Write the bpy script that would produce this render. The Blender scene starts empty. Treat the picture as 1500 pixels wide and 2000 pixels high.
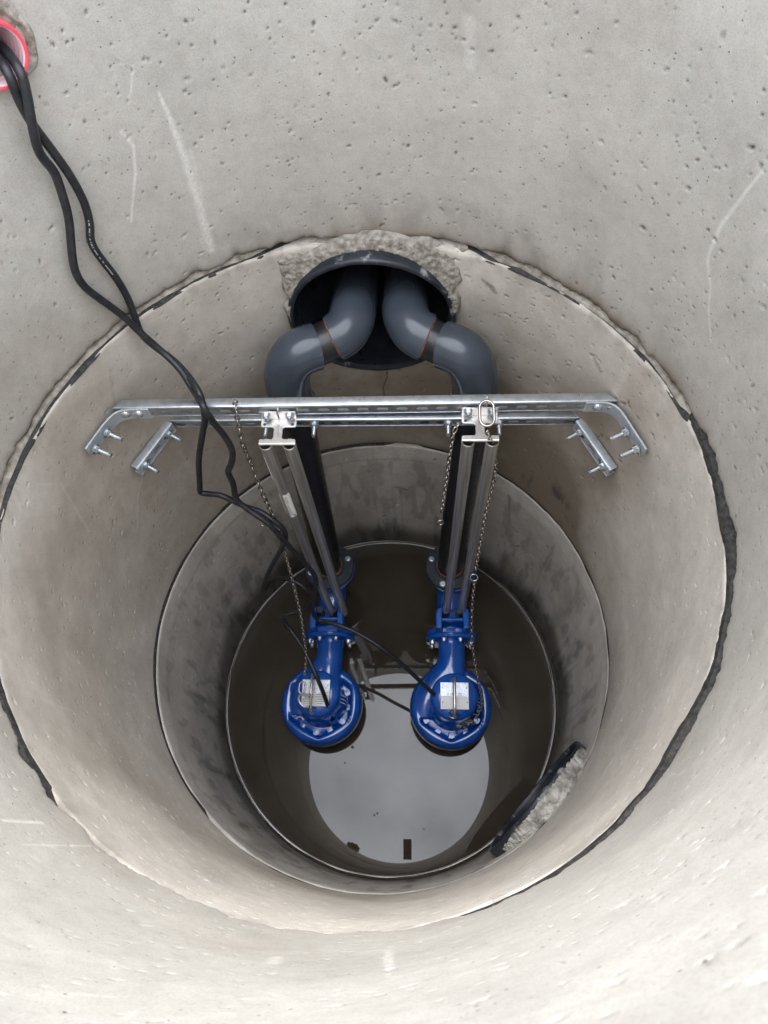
import bpy, bmesh, math, random
import numpy as np
from mathutils import Vector, Matrix

S = bpy.context.scene
C = S.collection
random.seed(7)
RNG = np.random.default_rng(11)
R_ = math.radians
PI = math.pi

# ------------------------------------------------------------------ camera
cam_d = bpy.data.cameras.new('camera')
cam = bpy.data.objects.new('camera', cam_d)
C.objects.link(cam)
S.camera = cam
cam_d.sensor_fit = 'VERTICAL'
cam_d.sensor_height = 36.0
cam_d.lens = 1420.0 / 2000.0 * 36.0
cam_d.clip_start = 0.01
cam_d.clip_end = 500
rt = Vector((0.999, 0.0229, -0.0462)); rt.normalize()
fw = Vector((-0.0514, 0.4180, -0.9070)); fw.normalize()
_t, _ro, _ya = 0.434653, -0.109715, 0.122173
def _basis():
    st, ct = math.sin(_t), math.cos(_t)
    f = Vector((0, st, -ct)); u = Vector((0, ct, st)); r = Vector((1, 0, 0))
    c, s = math.cos(_ro), math.sin(_ro)
    r2 = r * c + u * s; u2 = r * -s + u * c
    Rz = Matrix.Rotation(_ya, 3, 'Z')
    return Rz @ r2, Rz @ u2, Rz @ f
_r, _u, _f = _basis()
cam.matrix_world = Matrix(((_r.x, _u.x, -_f.x, 0.14276), (_r.y, _u.y, -_f.y, -0.625005), (_r.z, _u.z, -_f.z, 3.332517), (0, 0, 0, 1)))
cam_d.dof.use_dof = True
cam_d.dof.focus_distance = 1.9
cam_d.dof.aperture_fstop = 13.0

# ------------------------------------------------------------------ world: overcast daylight
SUN_EL, SUN_AZ = R_(52), R_(0)         # light comes from +Y side of the sky
w = bpy.data.worlds.new('World'); S.world = w; w.use_nodes = True
nt = w.node_tree; N = nt.nodes; L = nt.links; N.clear()
wo = N.new('ShaderNodeOutputWorld'); bg = N.new('ShaderNodeBackground'); bg.inputs['Strength'].default_value = 0.1
sky = N.new('ShaderNodeTexSky'); sky.sky_type = 'NISHITA'; sky.sun_disc = False
sky.sun_elevation = SUN_EL; sky.sun_rotation = SUN_AZ
tc = N.new('ShaderNodeTexCoord'); sp = N.new('ShaderNodeSeparateXYZ')
L.new(tc.outputs['Generated'], sp.inputs[0])
mr = N.new('ShaderNodeMapRange'); mr.inputs['From Min'].default_value = 0; mr.inputs['From Max'].default_value = 1
mr.inputs['To Min'].default_value = 3.6; mr.inputs['To Max'].default_value = 17.0
L.new(sp.outputs['Z'], mr.inputs['Value'])
cn = N.new('ShaderNodeTexNoise'); cn.inputs['Scale'].default_value = 8.0; cn.inputs['Detail'].default_value = 5
L.new(tc.outputs['Generated'], cn.inputs['Vector'])
cm = N.new('ShaderNodeMapRange'); cm.inputs['From Min'].default_value = .3; cm.inputs['From Max'].default_value = .7
cm.inputs['To Min'].default_value = .74; cm.inputs['To Max'].default_value = 1.24
L.new(cn.outputs['Fac'], cm.inputs['Value'])
ml = N.new('ShaderNodeMath'); ml.operation = 'MULTIPLY'
L.new(mr.outputs[0], ml.inputs[0]); L.new(cm.outputs[0], ml.inputs[1])
vm = N.new('ShaderNodeVectorMath'); vm.operation = 'SCALE'; vm.inputs[0].default_value = (0.935, 0.98, 1.065)
L.new(ml.outputs[0], vm.inputs['Scale'])
mx = N.new('ShaderNodeMix'); mx.data_type = 'RGBA'; mx.inputs['Factor'].default_value = 0.93
L.new(sky.outputs[0], mx.inputs['A']); L.new(vm.outputs[0], mx.inputs['B'])
L.new(mx.outputs['Result'], bg.inputs['Color']); L.new(bg.outputs[0], wo.inputs[0])

sl = bpy.data.lights.new('sun', 'SUN'); sl.energy = 1.3; sl.angle = R_(40); sl.color = (1.0, 0.965, 0.92)
sun = bpy.data.objects.new('sun', sl); C.objects.link(sun)
sun.rotation_euler = (-(PI / 2 - SUN_EL), 0, 0)   # shines towards -Y and down

S.view_settings.view_transform = 'Standard'; S.view_settings.look = 'None'
S.view_settings.gamma = 1; S.view_settings.use_curve_mapping = False
S.view_settings.exposure = 1.80
S.render.engine = 'CYCLES'
S.cycles.max_bounces = 12; S.cycles.diffuse_bounces = 8; S.cycles.glossy_bounces = 6
S.cycles.use_denoising = True
S.cycles.sample_clamp_indirect = 8

# ------------------------------------------------------------------ materials
def new_mat(name, col, rough=.5, metal=0., spec=.5, ior=None, coat=0.):
    m = bpy.data.materials.new(name); m.use_nodes = True
    b = m.node_tree.nodes['Principled BSDF']
    b.inputs['Base Color'].default_value = (*col, 1); b.inputs['Roughness'].default_value = rough
    b.inputs['Metallic'].default_value = metal; b.inputs['Specular IOR Level'].default_value = spec
    if ior: b.inputs['IOR'].default_value = ior
    if coat: b.inputs['Coat Weight'].default_value = coat; b.inputs['Coat Roughness'].default_value = .05
    return m
def nd(m, t, **kw):
    n = m.node_tree.nodes.new(t)
    for k, v in kw.items():
        if k in n.inputs: n.inputs[k].default_value = v
        else: setattr(n, k, v)
    return n
def lk(m, a, b): m.node_tree.links.new(a, b)
def ramp(m, src, stops):
    r = m.node_tree.nodes.new('ShaderNodeValToRGB'); e = r.color_ramp.elements
    while len(e) > 1: e.remove(e[-1])
    e[0].position, e[0].color = stops[0][0], (*stops[0][1], 1)
    for p, c in stops[1:]:
        x = e.new(p); x.color = (*c, 1)
    lk(m, src, r.inputs[0]); return r
def obcoord(m, scale=(1, 1, 1)):
    t = nd(m, 'ShaderNodeTexCoord'); mp = nd(m, 'ShaderNodeMapping'); mp.inputs['Scale'].default_value = scale
    lk(m, t.outputs['Object'], mp.inputs[0]); return mp.outputs[0]
def noisy(name, c1, c2, scale=20, rough=(.3, .5), metal=0., bump=.0, bscale=200, stretch=(1, 1, 1), coat=0., dust=None, spec=.5, lo=.35, hi=.65):
    m = new_mat(name, c1, rough[0], metal, spec, coat=coat); b = m.node_tree.nodes['Principled BSDF']
    co = obcoord(m, stretch)
    n = nd(m, 'ShaderNodeTexNoise', Scale=scale, Detail=6.0); lk(m, co, n.inputs['Vector'])
    r = ramp(m, n.outputs['Fac'], [(lo, c1), (hi, c2)])
    out = r.outputs[0]
    if dust:
        n3 = nd(m, 'ShaderNodeTexNoise', Scale=dust[1], Detail=8.0, Roughness=.7); lk(m, co, n3.inputs['Vector'])
        r3 = ramp(m, n3.outputs['Fac'], [(dust[2], (0, 0, 0)), (dust[2] + .12, (1, 1, 1))])
        mm = nd(m, 'ShaderNodeMix', data_type='RGBA'); lk(m, r3.outputs[0], mm.inputs['Factor'])
        ms = nd(m, 'ShaderNodeMath', operation='MULTIPLY'); ms.inputs[1].default_value = dust[3]
        lk(m, r3.outputs[0], ms.inputs[0]); lk(m, ms.outputs[0], mm.inputs['Factor'])
        lk(m, out, mm.inputs['A']); mm.inputs['B'].default_value = (*dust[0], 1); out = mm.outputs['Result']
    lk(m, out, b.inputs['Base Color'])
    n2 = nd(m, 'ShaderNodeTexNoise', Scale=scale * 2.3, Detail=4.0); lk(m, co, n2.inputs['Vector'])
    rr = nd(m, 'ShaderNodeMapRange'); rr.inputs['From Min'].default_value = .3; rr.inputs['From Max'].default_value = .7
    rr.inputs['To Min'].default_value = rough[0]; rr.inputs['To Max'].default_value = rough[1]
    lk(m, n2.outputs['Fac'], rr.inputs['Value']); lk(m, rr.outputs[0], b.inputs['Roughness'])
    if bump:
        n4 = nd(m, 'ShaderNodeTexNoise', Scale=bscale, Detail=3.0); lk(m, co, n4.inputs['Vector'])
        bp = nd(m, 'ShaderNodeBump', Strength=bump, Distance=.002); lk(m, n4.outputs['Fac'], bp.inputs['Height']); lk(m, bp.outputs[0], b.inputs['Normal'])
    return m

def concrete_mat(name, base, brown, pale, patch=.12, pit=1.0):
    m = new_mat(name, base, .85, 0, .3); b = m.node_tree.nodes['Principled BSDF']
    co = obcoord(m)
    at = nd(m, 'ShaderNodeAttribute', attribute_name='wear_shade'); se = nd(m, 'ShaderNodeSeparateColor'); lk(m, at.outputs['Color'], se.inputs[0])
    n1 = nd(m, 'ShaderNodeTexNoise', Scale=4.5, Detail=7.0, Roughness=.6); lk(m, co, n1.inputs['Vector'])
    r1 = ramp(m, n1.outputs['Fac'], [(.3, tuple(x * (1 - patch) for x in base)), (.5, base), (.72, tuple(x * (1 + patch * .8) for x in base))])
    # fine sand grain
    n2 = nd(m, 'ShaderNodeTexNoise', Scale=330.0, Detail=3.0, Roughness=.7); lk(m, co, n2.inputs['Vector'])
    r2 = ramp(m, n2.outputs['Fac'], [(.28, (.82, .81, .80)), (.5, (1, 1, 1)), (.75, (1.10, 1.10, 1.09))])
    n5 = nd(m, 'ShaderNodeTexNoise', Scale=38.0, Detail=5.0, Roughness=.65); lk(m, co, n5.inputs['Vector'])
    r5 = ramp(m, n5.outputs['Fac'], [(.3, (.92, .91, .90)), (.62, (1.03, 1.03, 1.03))])
    def mul(a, bb):
        x = nd(m, 'ShaderNodeMix', data_type='RGBA', blend_type='MULTIPLY'); x.inputs['Factor'].default_value = 1
        lk(m, a, x.inputs['A']); lk(m, bb, x.inputs['B']); return x.outputs['Result']
    def mix(a, col, fac):
        x = nd(m, 'ShaderNodeMix', data_type='RGBA'); lk(m, fac, x.inputs['Factor']); lk(m, a, x.inputs['A'])
        x.inputs['B'].default_value = (*col, 1); return x.outputs['Result']
    c = mul(mul(r1.outputs[0], r2.outputs[0]), r5.outputs[0])
    c = mix(c, brown, se.outputs['Blue'])
    # tiny pin holes, their inner shade painted as dark colour
    v = nd(m, 'ShaderNodeTexVoronoi', Scale=95.0, Randomness=1.0); lk(m, co, v.inputs['Vector'])
    sv = nd(m, 'ShaderNodeSeparateColor'); lk(m, v.outputs['Color'], sv.inputs[0])
    g1 = nd(m, 'ShaderNodeMath', operation='GREATER_THAN'); g1.inputs[1].default_value = .86; lk(m, sv.outputs['Red'], g1.inputs[0])
    rv = ramp(m, v.outputs['Distance'], [(.09, (1, 1, 1)), (.20, (0, 0, 0))])
    g2 = nd(m, 'ShaderNodeMath', operation='MULTIPLY'); lk(m, g1.outputs[0], g2.inputs[0]); lk(m, rv.outputs[0], g2.inputs[1])
    g3 = nd(m, 'ShaderNodeMath', operation='MULTIPLY'); g3.inputs[1].default_value = .6 * pit; lk(m, g2.outputs[0], g3.inputs[0])
    c = mix(c, (.06, .055, .05), g3.outputs[0])
    c = mix(c, pale, se.outputs['Green'])
    c = mix(c, (.035, .031, .027), se.outputs['Red'])  # dark marks, plus the shade painted into the pits
    lk(m, c, b.inputs['Base Color'])
    # relief
    h = nd(m, 'ShaderNodeMath', operation='MULTIPLY'); h.inputs[1].default_value = .35; lk(m, n2.outputs['Fac'], h.inputs[0])
    h2 = nd(m, 'ShaderNodeMath', operation='SUBTRACT'); lk(m, h.outputs[0], h2.inputs[0]); lk(m, g2.outputs[0], h2.inputs[1])
    bp = nd(m, 'ShaderNodeBump', Strength=.55, Distance=.0022); lk(m, h2.outputs[0], bp.inputs['Height']); lk(m, bp.outputs[0], b.inputs['Normal'])
    # alpha of the attribute = damp: glossier
    mrr = nd(m, 'ShaderNodeMapRange'); mrr.inputs['To Min'].default_value = .88; mrr.inputs['To Max'].default_value = .42
    lk(m, at.outputs['Alpha'], mrr.inputs['Value']); lk(m, mrr.outputs[0], b.inputs['Roughness'])
    return m

M = {}
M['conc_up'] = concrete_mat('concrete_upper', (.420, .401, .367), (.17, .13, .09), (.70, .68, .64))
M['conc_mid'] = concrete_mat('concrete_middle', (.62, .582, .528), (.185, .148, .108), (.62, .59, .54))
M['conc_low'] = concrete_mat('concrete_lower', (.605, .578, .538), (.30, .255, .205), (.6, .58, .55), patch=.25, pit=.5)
M['mortar'] = noisy('rough_mortar', (.17, .152, .125), (.37, .343, .30), 70, (.85, .95), bump=1.0, bscale=420)
M['pale_mortar'] = noisy('pale_mortar', (.24, .225, .20), (.56, .54, .50), 30, (.85, .95), bump=1.0, bscale=160)
M['ledge'] = noisy('joint_mortar', (.15, .13, .105), (.36, .33, .28), 40, (.85, .95), bump=1.0, bscale=220)
M['bitumen'] = noisy('dark_sealant', (.012, .011, .010), (.045, .041, .037), 90, (.6, .9), bump=1.0, bscale=300)
M['casing'] = noisy('black_casing', (.010, .012, .017), (.026, .030, .040), 14, (.25, .42), bump=.2, bscale=60, dust=((.25, .25, .25), 22, .62, .35))
M['casing_rim'] = noisy('scraped_casing_rim', (.012, .014, .020), (.030, .034, .044), 14, (.3, .5), bump=.4, bscale=120, dust=((.52, .52, .50), 15, .57, .7))
M['elbow'] = noisy('grey_pe', (.037, .046, .060), (.052, .063, .081), 9, (.17, .24), bump=.06, bscale=60, dust=((.2, .21, .22), 40, .66, .3))
M['pe_black'] = noisy('black_pe', (.010, .010, .012), (.02, .02, .022), 30, (.28, .42), dust=((.15, .12, .1), 40, .7, .4))
M['rust'] = noisy('orange_rust', (.10, .045, .025), (.30, .12, .06), 60, (.8, .9))
M['cable'] = noisy('black_rubber', (.010, .011, .014), (.022, .023, .027), 60, (.38, .52), dust=((.22, .21, .19), 70, .68, .45))
M['galv'] = noisy('galvanised_steel', (.48, .52, .56), (.62, .655, .69), 45, (.27, .36), metal=.95, dust=((.36, .37, .38), 9, .55, .2))
M['galv_dull'] = noisy('dull_galvanised_plate', (.44, .48, .52), (.58, .61, .64), 45, (.38, .5), metal=.55)
M['bolt'] = noisy('zinc_bolt', (.55, .60, .66), (.75, .8, .85), 80, (.22, .38), metal=.9)
M['stain'] = noisy('brushed_stainless', (.60, .575, .55), (.74, .715, .69), 50, (.26, .36), metal=.9)
M['tube'] = noisy('stainless_tube', (.34, .325, .30), (.82, .80, .77), 150, (.30, .42), metal=.85, stretch=(1.0, 1.0, .02), lo=.3, hi=.7)
M['chain'] = new_mat('chain_steel', (.42, .39, .36), .20, 1.0)
M['blue'] = noisy('blue_enamel', (.005, .080, .40), (.008, .105, .50), 12, (.07, .14), bump=.16, bscale=60, coat=1.0, dust=((.10, .10, .10), 55, .66, .35))
M['blue_cast'] = noisy('blue_enamel_cast', (.006, .092, .42), (.011, .12, .52), 25, (.15, .26), bump=.4, bscale=110, coat=.5)
M['flange'] = noisy('dark_flange', (.018, .024, .034), (.034, .043, .058), 30, (.35, .5))
M['plate'] = noisy('name_plate', (.52, .56, .62), (.68, .71, .76), 60, (.25, .35), metal=.35)
M['sticker'] = noisy('white_sticker', (.84, .84, .83), (.88, .88, .87), 20, (.4, .5))
M['ink'] = new_mat('print_ink', (.03, .03, .035), .5)
M['inkw'] = new_mat('pale_print', (.5, .5, .5), .5)
M['red'] = noisy('pink_conduit', (.72, .06, .09), (.84, .12, .16), 10, (.35, .5))
M['redin'] = noisy('pale_conduit_lining', (.75, .45, .50), (.85, .62, .66), 10, (.35, .5))
M['soil'] = noisy('soil_ground', (.10, .075, .05), (.2, .16, .11), 3, (.9, .95), bump=1, bscale=20)
M['glint'] = noisy('pale_glint', (.42, .39, .34), (.62, .58, .52), 40, (.6, .8))
M['speck'] = new_mat('black_speck', (.015, .012, .01), .6)
M['phone'] = new_mat('black_glass', (.01, .01, .01), .15)

# ------------------------------------------------------------------ mesh helpers
class MB:
    def __init__(s): s.v = []; s.f = []
    def add(s, vs, fs, mat=None):
        o = len(s.v)
        s.v += [tuple(mat @ Vector(v)) if mat is not None else tuple(v) for v in vs]
        s.f += [tuple(i + o for i in f) for f in fs]; return s
    def box(s, c, sz, rz=0, mat=None):
        hx, hy, hz = sz[0] / 2, sz[1] / 2, sz[2] / 2; cc, ss = math.cos(rz), math.sin(rz)
        vs = [(c[0] + cc * x - ss * y, c[1] + ss * x + cc * y, c[2] + z) for x in (-hx, hx) for y in (-hy, hy) for z in (-hz, hz)]
        return s.add(vs, [(0, 1, 3, 2), (4, 6, 7, 5), (0, 4, 5, 1), (2, 3, 7, 6), (0, 2, 6, 4), (1, 5, 7, 3)], mat)
    def tube(s, path, r, seg=16, caps=True, closed=False, mat=None, inner=0):
        P = [Vector(p) for p in path]; n = len(P)
        T = []
        for i in range(n):
            if closed: t = P[(i + 1) % n] - P[i - 1]
            else: t = P[min(i + 1, n - 1)] - P[max(i - 1, 0)]
            if t.length < 1e-9: t = Vector((0, 0, 1))
            T.append(t.normalized())
        a = Vector((0, 0, 1)) if abs(T[0].z) < .9 else Vector((1, 0, 0))
        u = (a - T[0] * a.dot(T[0])).normalized(); vs = []
        for i in range(n):
            u = (u - T[i] * u.dot(T[i])).normalized(); v = T[i].cross(u)
            rr = r[i] if hasattr(r, '__len__') else r
            for k in range(seg):
                an = 2 * PI * k / seg; vs.append(P[i] + (u * math.cos(an) + v * math.sin(an)) * rr)
        fs = []
        for i in range(n if closed else n - 1):
            j = (i + 1) % n
            for k in range(seg):
                k2 = (k + 1) % seg; fs.append((i * seg + k, i * seg + k2, j * seg + k2, j * seg + k))
        if caps and not closed:
            fs.append(tuple(reversed(range(seg)))); fs.append(tuple((n - 1) * seg + k for k in range(seg)))
        return s.add(vs, fs, mat)
    def lathe(s, prof, seg=48, mat=None, close=True):
        # prof: (r,z) list; revolve about Z
        vs = []; n = len(prof)
        for r, z in prof:
            for k in range(seg):
                a = 2 * PI * k / seg; vs.append((r * math.cos(a), r * math.sin(a), z))
        fs = []
        for i in range(n - 1):
            for k in range(seg):
                k2 = (k + 1) % seg; fs.append((i * seg + k, i * seg + k2, (i + 1) * seg + k2, (i + 1) * seg + k))
        if close:
            fs.append(tuple(reversed(range(seg)))); fs.append(tuple((n - 1) * seg + k for k in range(seg)))
        return s.add(vs, fs, mat)
    def prism(s, out, z0, z1, mat=None):
        n = len(out)
        vs = [(x, y, z0) for x, y in out] + [(x, y, z1) for x, y in out]
        fs = [tuple(reversed(range(n))), tuple(range(n, 2 * n))] + [(i, (i + 1) % n, (i + 1) % n + n, i + n) for i in range(n)]
        return s.add(vs, fs, mat)
    def strip(s, path, t, z0, z1, mat=None):
        # flat bar following a 2D path (x,y), thickness t to its left
        P = [Vector((p[0], p[1])) for p in path]; n = len(P); o = []
        for i in range(n):
            d = (P[min(i + 1, n - 1)] - P[max(i - 1, 0)]).normalized(); o.append(P[i] + Vector((-d.y, d.x)) * t)
        return s.prism([tuple(p) for p in P] + [tuple(p) for p in reversed(o)], z0, z1, mat)
    def mesh(s, name, smooth=35):
        me = bpy.data.meshes.new(name); me.from_pydata([tuple(v) for v in s.v], [], s.f)
        bm = bmesh.new(); bm.from_mesh(me); bmesh.ops.recalc_face_normals(bm, faces=bm.faces); bm.to_mesh(me); bm.free()
        if smooth:
            me.shade_smooth()
            me.set_sharp_from_angle(angle=R_(smooth))
        return me
    def build(s, name, mat, parent=None, smooth=35, bevel=0, label=None, kind=None):
        me = s.mesh(name, smooth); me.materials.append(mat)
        o = bpy.data.objects.new(name, me); C.objects.link(o)
        if parent is not None: o.parent = parent
        if bevel:
            md = o.modifiers.new('bevel', 'BEVEL'); md.width = bevel; md.segments = 2; md.limit_method = 'ANGLE'; md.angle_limit = R_(40)
            md.harden_normals = False
        if label: o['label'] = label
        if kind: o['kind'] = kind
        return o
def tag(o, label, cat, group=None):
    o['label'] = label; o['category'] = cat
    if group: o['group'] = group
    return o
def empty(name, loc, label, cat, group=None):
    o = bpy.data.objects.new(name, None); o.location = loc; o.empty_display_size = .05; C.objects.link(o)
    return tag(o, label, cat, group)
def inst(name, me, mat4, parent, kids=()):
    o = bpy.data.objects.new(name, me); o.matrix_local = mat4; C.objects.link(o)
    if parent is not None: o.parent = parent
    return o
def align(p, d, roll=0):
    d = Vector(d).normalized(); q = Vector((0, 0, 1)).rotation_difference(d)
    return Matrix.Translation(Vector(p)) @ q.to_matrix().to_4x4() @ Matrix.Rotation(roll, 4, 'Z')
def catmull(pts, sub=6):
    P = [Vector(p) for p in pts]; out = []
    for i in range(len(P) - 1):
        a = P[max(i - 1, 0)]; b = P[i]; c = P[i + 1]; d = P[min(i + 2, len(P) - 1)]
        for k in range(sub):
            t = k / sub
            out.append(.5 * ((2 * b) + (c - a) * t + (2 * a - 5 * b + 4 * c - d) * t * t + (3 * b - a - 3 * c + d) * t ** 3))
    out.append(P[-1]); return out
def resample(P, step):
    P = [Vector(p) for p in P]; out = [P[0].copy()]; acc = 0
    for i in range(len(P) - 1):
        a, b = P[i], P[i + 1]; l = (b - a).length; pos = 0
        while acc + (l - pos) >= step:
            pos += step - acc; out.append(a.lerp(b, pos / l)); acc = 0
        acc += l - pos
    return out
def relax(P, it=2):
    P = [Vector(p) for p in P]
    for _ in range(it):
        P = [P[0]] + [(P[i - 1] + P[i] * 2 + P[i + 1]) / 4 for i in range(1, len(P) - 1)] + [P[-1]]
    return P

# ------------------------------------------------------------------ numpy fields on the (angle, z) grid
def vnoise(th, z, ft, fz, seed):
    """value noise, periodic in angle; th in 0..1 (1D), z in metres (1D)"""
    rg = np.random.default_rng(seed)
    nt_ = max(2, int(ft)); nz = int(abs(z.max() - z.min()) * fz) + 4
    lat = rg.random((nz, nt_))
    x = th * nt_; xi = np.floor(x).astype(int); xf = x - xi; xf = xf * xf * (3 - 2 * xf)
    y = (z - z.min()) * fz; yi = np.floor(y).astype(int); yf = y - yi; yf = yf * yf * (3 - 2 * yf)
    x0 = xi % nt_; x1 = (xi + 1) % nt_
    A = lat[yi][:, x0]; B = lat[yi][:, x1]; Cc = lat[yi + 1][:, x0]; D = lat[yi + 1][:, x1]
    return (A * (1 - xf) + B * xf) * (1 - yf)[:, None] + (Cc * (1 - xf) + D * xf) * yf[:, None]
def fbm(th, z, f, octs=4, seed=0, aniso=1.0, gain=.5):
    s = 0; a = 1; tot = 0
    for o in range(octs):
        s = s + a * vnoise(th, z, f * 4.71 * 2 ** o, f * 2 ** o * aniso, seed + o * 17); tot += a; a *= gain
    return s / tot
def n1(th, f, seed):
    rg = np.random.default_rng(seed); n = int(f); l = rg.random(n); x = th * n; xi = np.floor(x).astype(int); xf = x - xi; xf = xf * xf * (3 - 2 * xf)
    return l[xi % n] * (1 - xf) + l[(xi + 1) % n] * xf
def n1f(th, f, seed, octs=4):
    s = 0; a = 1; t = 0
    for o in range(octs): s = s + a * n1(th, f * 2 ** o, seed + o); t += a; a *= .55
    return s / t
def pinterp(deg, pts):
    pts = sorted(((a % 360), v) for a, v in pts); xs = [p[0] for p in pts]; ys = [p[1] for p in pts]
    return np.interp(deg % 360, [xs[-1] - 360] + xs + [xs[0] + 360], [ys[-1]] + ys + [ys[0]])
def sstep(x, a, b):
    t = np.clip((x - a) / (b - a), 0, 1); return t * t * (3 - 2 * t)

R0 = 0.75
def ring_shell(name, zt, zb, nth, nz, matn, radius_fn, paint_fn, pits, pit_scale=1.0, hole=None, seed=0):
    th = np.arange(nth) / nth; deg = th * 360
    # finer rows towards both ends
    z = np.linspace(zt, zb, nz)
    rr = np.full((nz, nth), R0)
    rr += (fbm(th, z, 2.2, 3, seed + 1) - .5) * .006 + (fbm(th, z, 18, 3, seed + 5) - .5) * .0016
    wear_shade = np.zeros((nz, nth, 4), np.float32)
    rr, wear_shade = radius_fn(rr, wear_shade, th, deg, z)
    wear_shade = paint_fn(wear_shade, th, deg, z)
    # pits: real dents, with the shade inside them painted into the colour
    dth = 2 * PI / nth * R0; dz = (zt - zb) / (nz - 1)
    rg = np.random.default_rng(seed + 99); K = 5
    dens = fbm(th, z, 2.0, 2, seed + 31)
    for _ in range(pits):
        i = int(rg.integers(6, nz - 6)); j = int(rg.integers(0, nth))
        if rg.random() > .1 + dens[i, j] * .9: continue
        sz = (.0020 + .0042 * rg.random() ** 5) * pit_scale; el = 1 + rg.random() * 1.6; an = rg.normal(.5, .7)
        i0, i1 = max(i - K, 0), min(i + K + 1, nz); jj = np.arange(j - K, j + K + 1)
        X = (jj - j)[None, :] * dth + rg.normal(0, .3) * dth; Y = (np.arange(i0, i1) - i)[:, None] * dz + rg.normal(0, .3) * dz
        u = (X * math.cos(an) + Y * math.sin(an)) / el; v = -X * math.sin(an) + Y * math.cos(an)
        d = np.sqrt(u * u + v * v) / sz + rg.normal(0, .14, (i1 - i0, 2 * K + 1))
        g = np.clip(1.25 - d, 0, 1)
        js = jj % nth
        rr[i0:i1, js] += g * .0045
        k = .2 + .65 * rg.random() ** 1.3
        wear_shade[i0:i1, js, 0] = np.maximum(wear_shade[i0:i1, js, 0], np.clip(g * 1.3, 0, 1) * k)
    ang = th * 2 * PI
    ln = np.clip((z - Z1) / (ZT - Z1), 0, 1)[:, None]
    X = rr * np.cos(ang) - .045 * ln; Y = rr * np.sin(ang) + .008 * ln; Z = np.repeat(z[:, None], nth, 1)
    # close: top lip out, bottom lip out, outer wall
    def row(r, zz): return np.stack([np.full(nth, r) * np.cos(ang), np.full(nth, r) * np.sin(ang), np.full(nth, zz)], 1)
    inner = np.stack([X, Y, Z], 2)
    ztop = (zt - .0015) if name != 'top' else zt
    rows = np.concatenate([row(.86, zt)[None], inner, row(.86, zb)[None]], 0)
    wr = np.concatenate([wear_shade[:1], wear_shade, wear_shade[-1:]], 0)
    nr = rows.shape[0]
    co = rows.reshape(-1, 3)
    ii, jj = np.meshgrid(np.arange(nr - 1), np.arange(nth), indexing='ij')
    j2 = (jj + 1) % nth
    quads = np.stack([ii * nth + jj, ii * nth + j2, (ii + 1) * nth + j2, (ii + 1) * nth + jj], -1).reshape(-1, 4)
    if name == 'upper': quads = np.concatenate([quads, np.stack([(nr - 1) * nth + np.arange(nth), (nr - 1) * nth + (np.arange(nth) + 1) % nth, (np.arange(nth) + 1) % nth, np.arange(nth)], 1)], 0)
    if hole is not None:
        cen = co[quads].mean(1); keep = ~hole(cen); quads = quads[keep]
    me = bpy.data.meshes.new(name)
    me.vertices.add(len(co)); me.vertices.foreach_set('co', co.astype(np.float32).ravel())
    nq = len(quads); me.loops.add(nq * 4); me.loops.foreach_set('vertex_index', quads.astype(np.int32).ravel())
    me.polygons.add(nq); me.polygons.foreach_set('loop_start', np.arange(0, nq * 4, 4, dtype=np.int32))
    me.polygons.foreach_set('loop_total', np.full(nq, 4, np.int32))
    me.update(calc_edges=True)
    a = me.color_attributes.new('wear_shade', 'FLOAT_COLOR', 'POINT'); a.data.foreach_set('color', wr.reshape(-1, 4).astype(np.float32).ravel())
    me.shade_smooth(); me.set_sharp_from_angle(angle=R_(50))
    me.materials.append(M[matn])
    return me, (th, deg, z, rr)

def paint_line(wear_shade, deg, z, pts, wid, val, ch, seed=0, brk=.5):
    """pts: (deg,z,width-scale) polyline drawn on channel ch"""
    rg = np.random.default_rng(seed); nth = len(deg)
    D, Zg = None, None
    best = np.full((len(z), nth), 9.0)
    amin = min(p[0] for p in pts) - 3; amax = max(p[0] for p in pts) + 3
    dd = (deg - (amin - 1)) % 360; js = np.where(dd < (amax - amin + 2))[0]
    zi = np.where((z < max(p[1] for p in pts) + .03) & (z > min(p[1] for p in pts) - .03))[0]
    if not len(js) or not len(zi): return
    da = dd[js] + (amin - 1)
    A = (da * PI / 180 * R0)[None, :]; Zz = z[zi][:, None]
    b = np.full((len(zi), len(js)), 99.0)
    for (p, q) in zip(pts[:-1], pts[1:]):
        ax, ay = p[0] * PI / 180 * R0, p[1]; bx, by = q[0] * PI / 180 * R0, q[1]
        l2 = (bx - ax) ** 2 + (by - ay) ** 2 + 1e-9
        t = np.clip(((A - ax) * (bx - ax) + (Zz - ay) * (by - ay)) / l2, 0, 1)
        dist = np.sqrt((A - ax - t * (bx - ax)) ** 2 + (Zz - ay - t * (by - ay)) ** 2)
        ws = (p[2] if len(p) > 2 else 1) * (1 - t) + (q[2] if len(q) > 2 else 1) * t
        b = np.minimum(b, dist / (wid * ws))
    m = np.clip(1.35 - b, 0, 1) * val * (1 - brk * rg.random(b.shape))
    sub = wear_shade[np.ix_(zi, js, [ch])][..., 0]
    wear_shade[np.ix_(zi, js, [ch])] = np.maximum(sub, m)[..., None]

def blob(deg, z, d0, z0, sd, sz):
    x = ((deg - d0 + 180) % 360 - 180)[None, :] / sd; y = (z[:, None] - z0) / sz
    return np.exp(-(x * x + y * y))

Z1, Z2, ZT = 1.985, .967, 3.06
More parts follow.
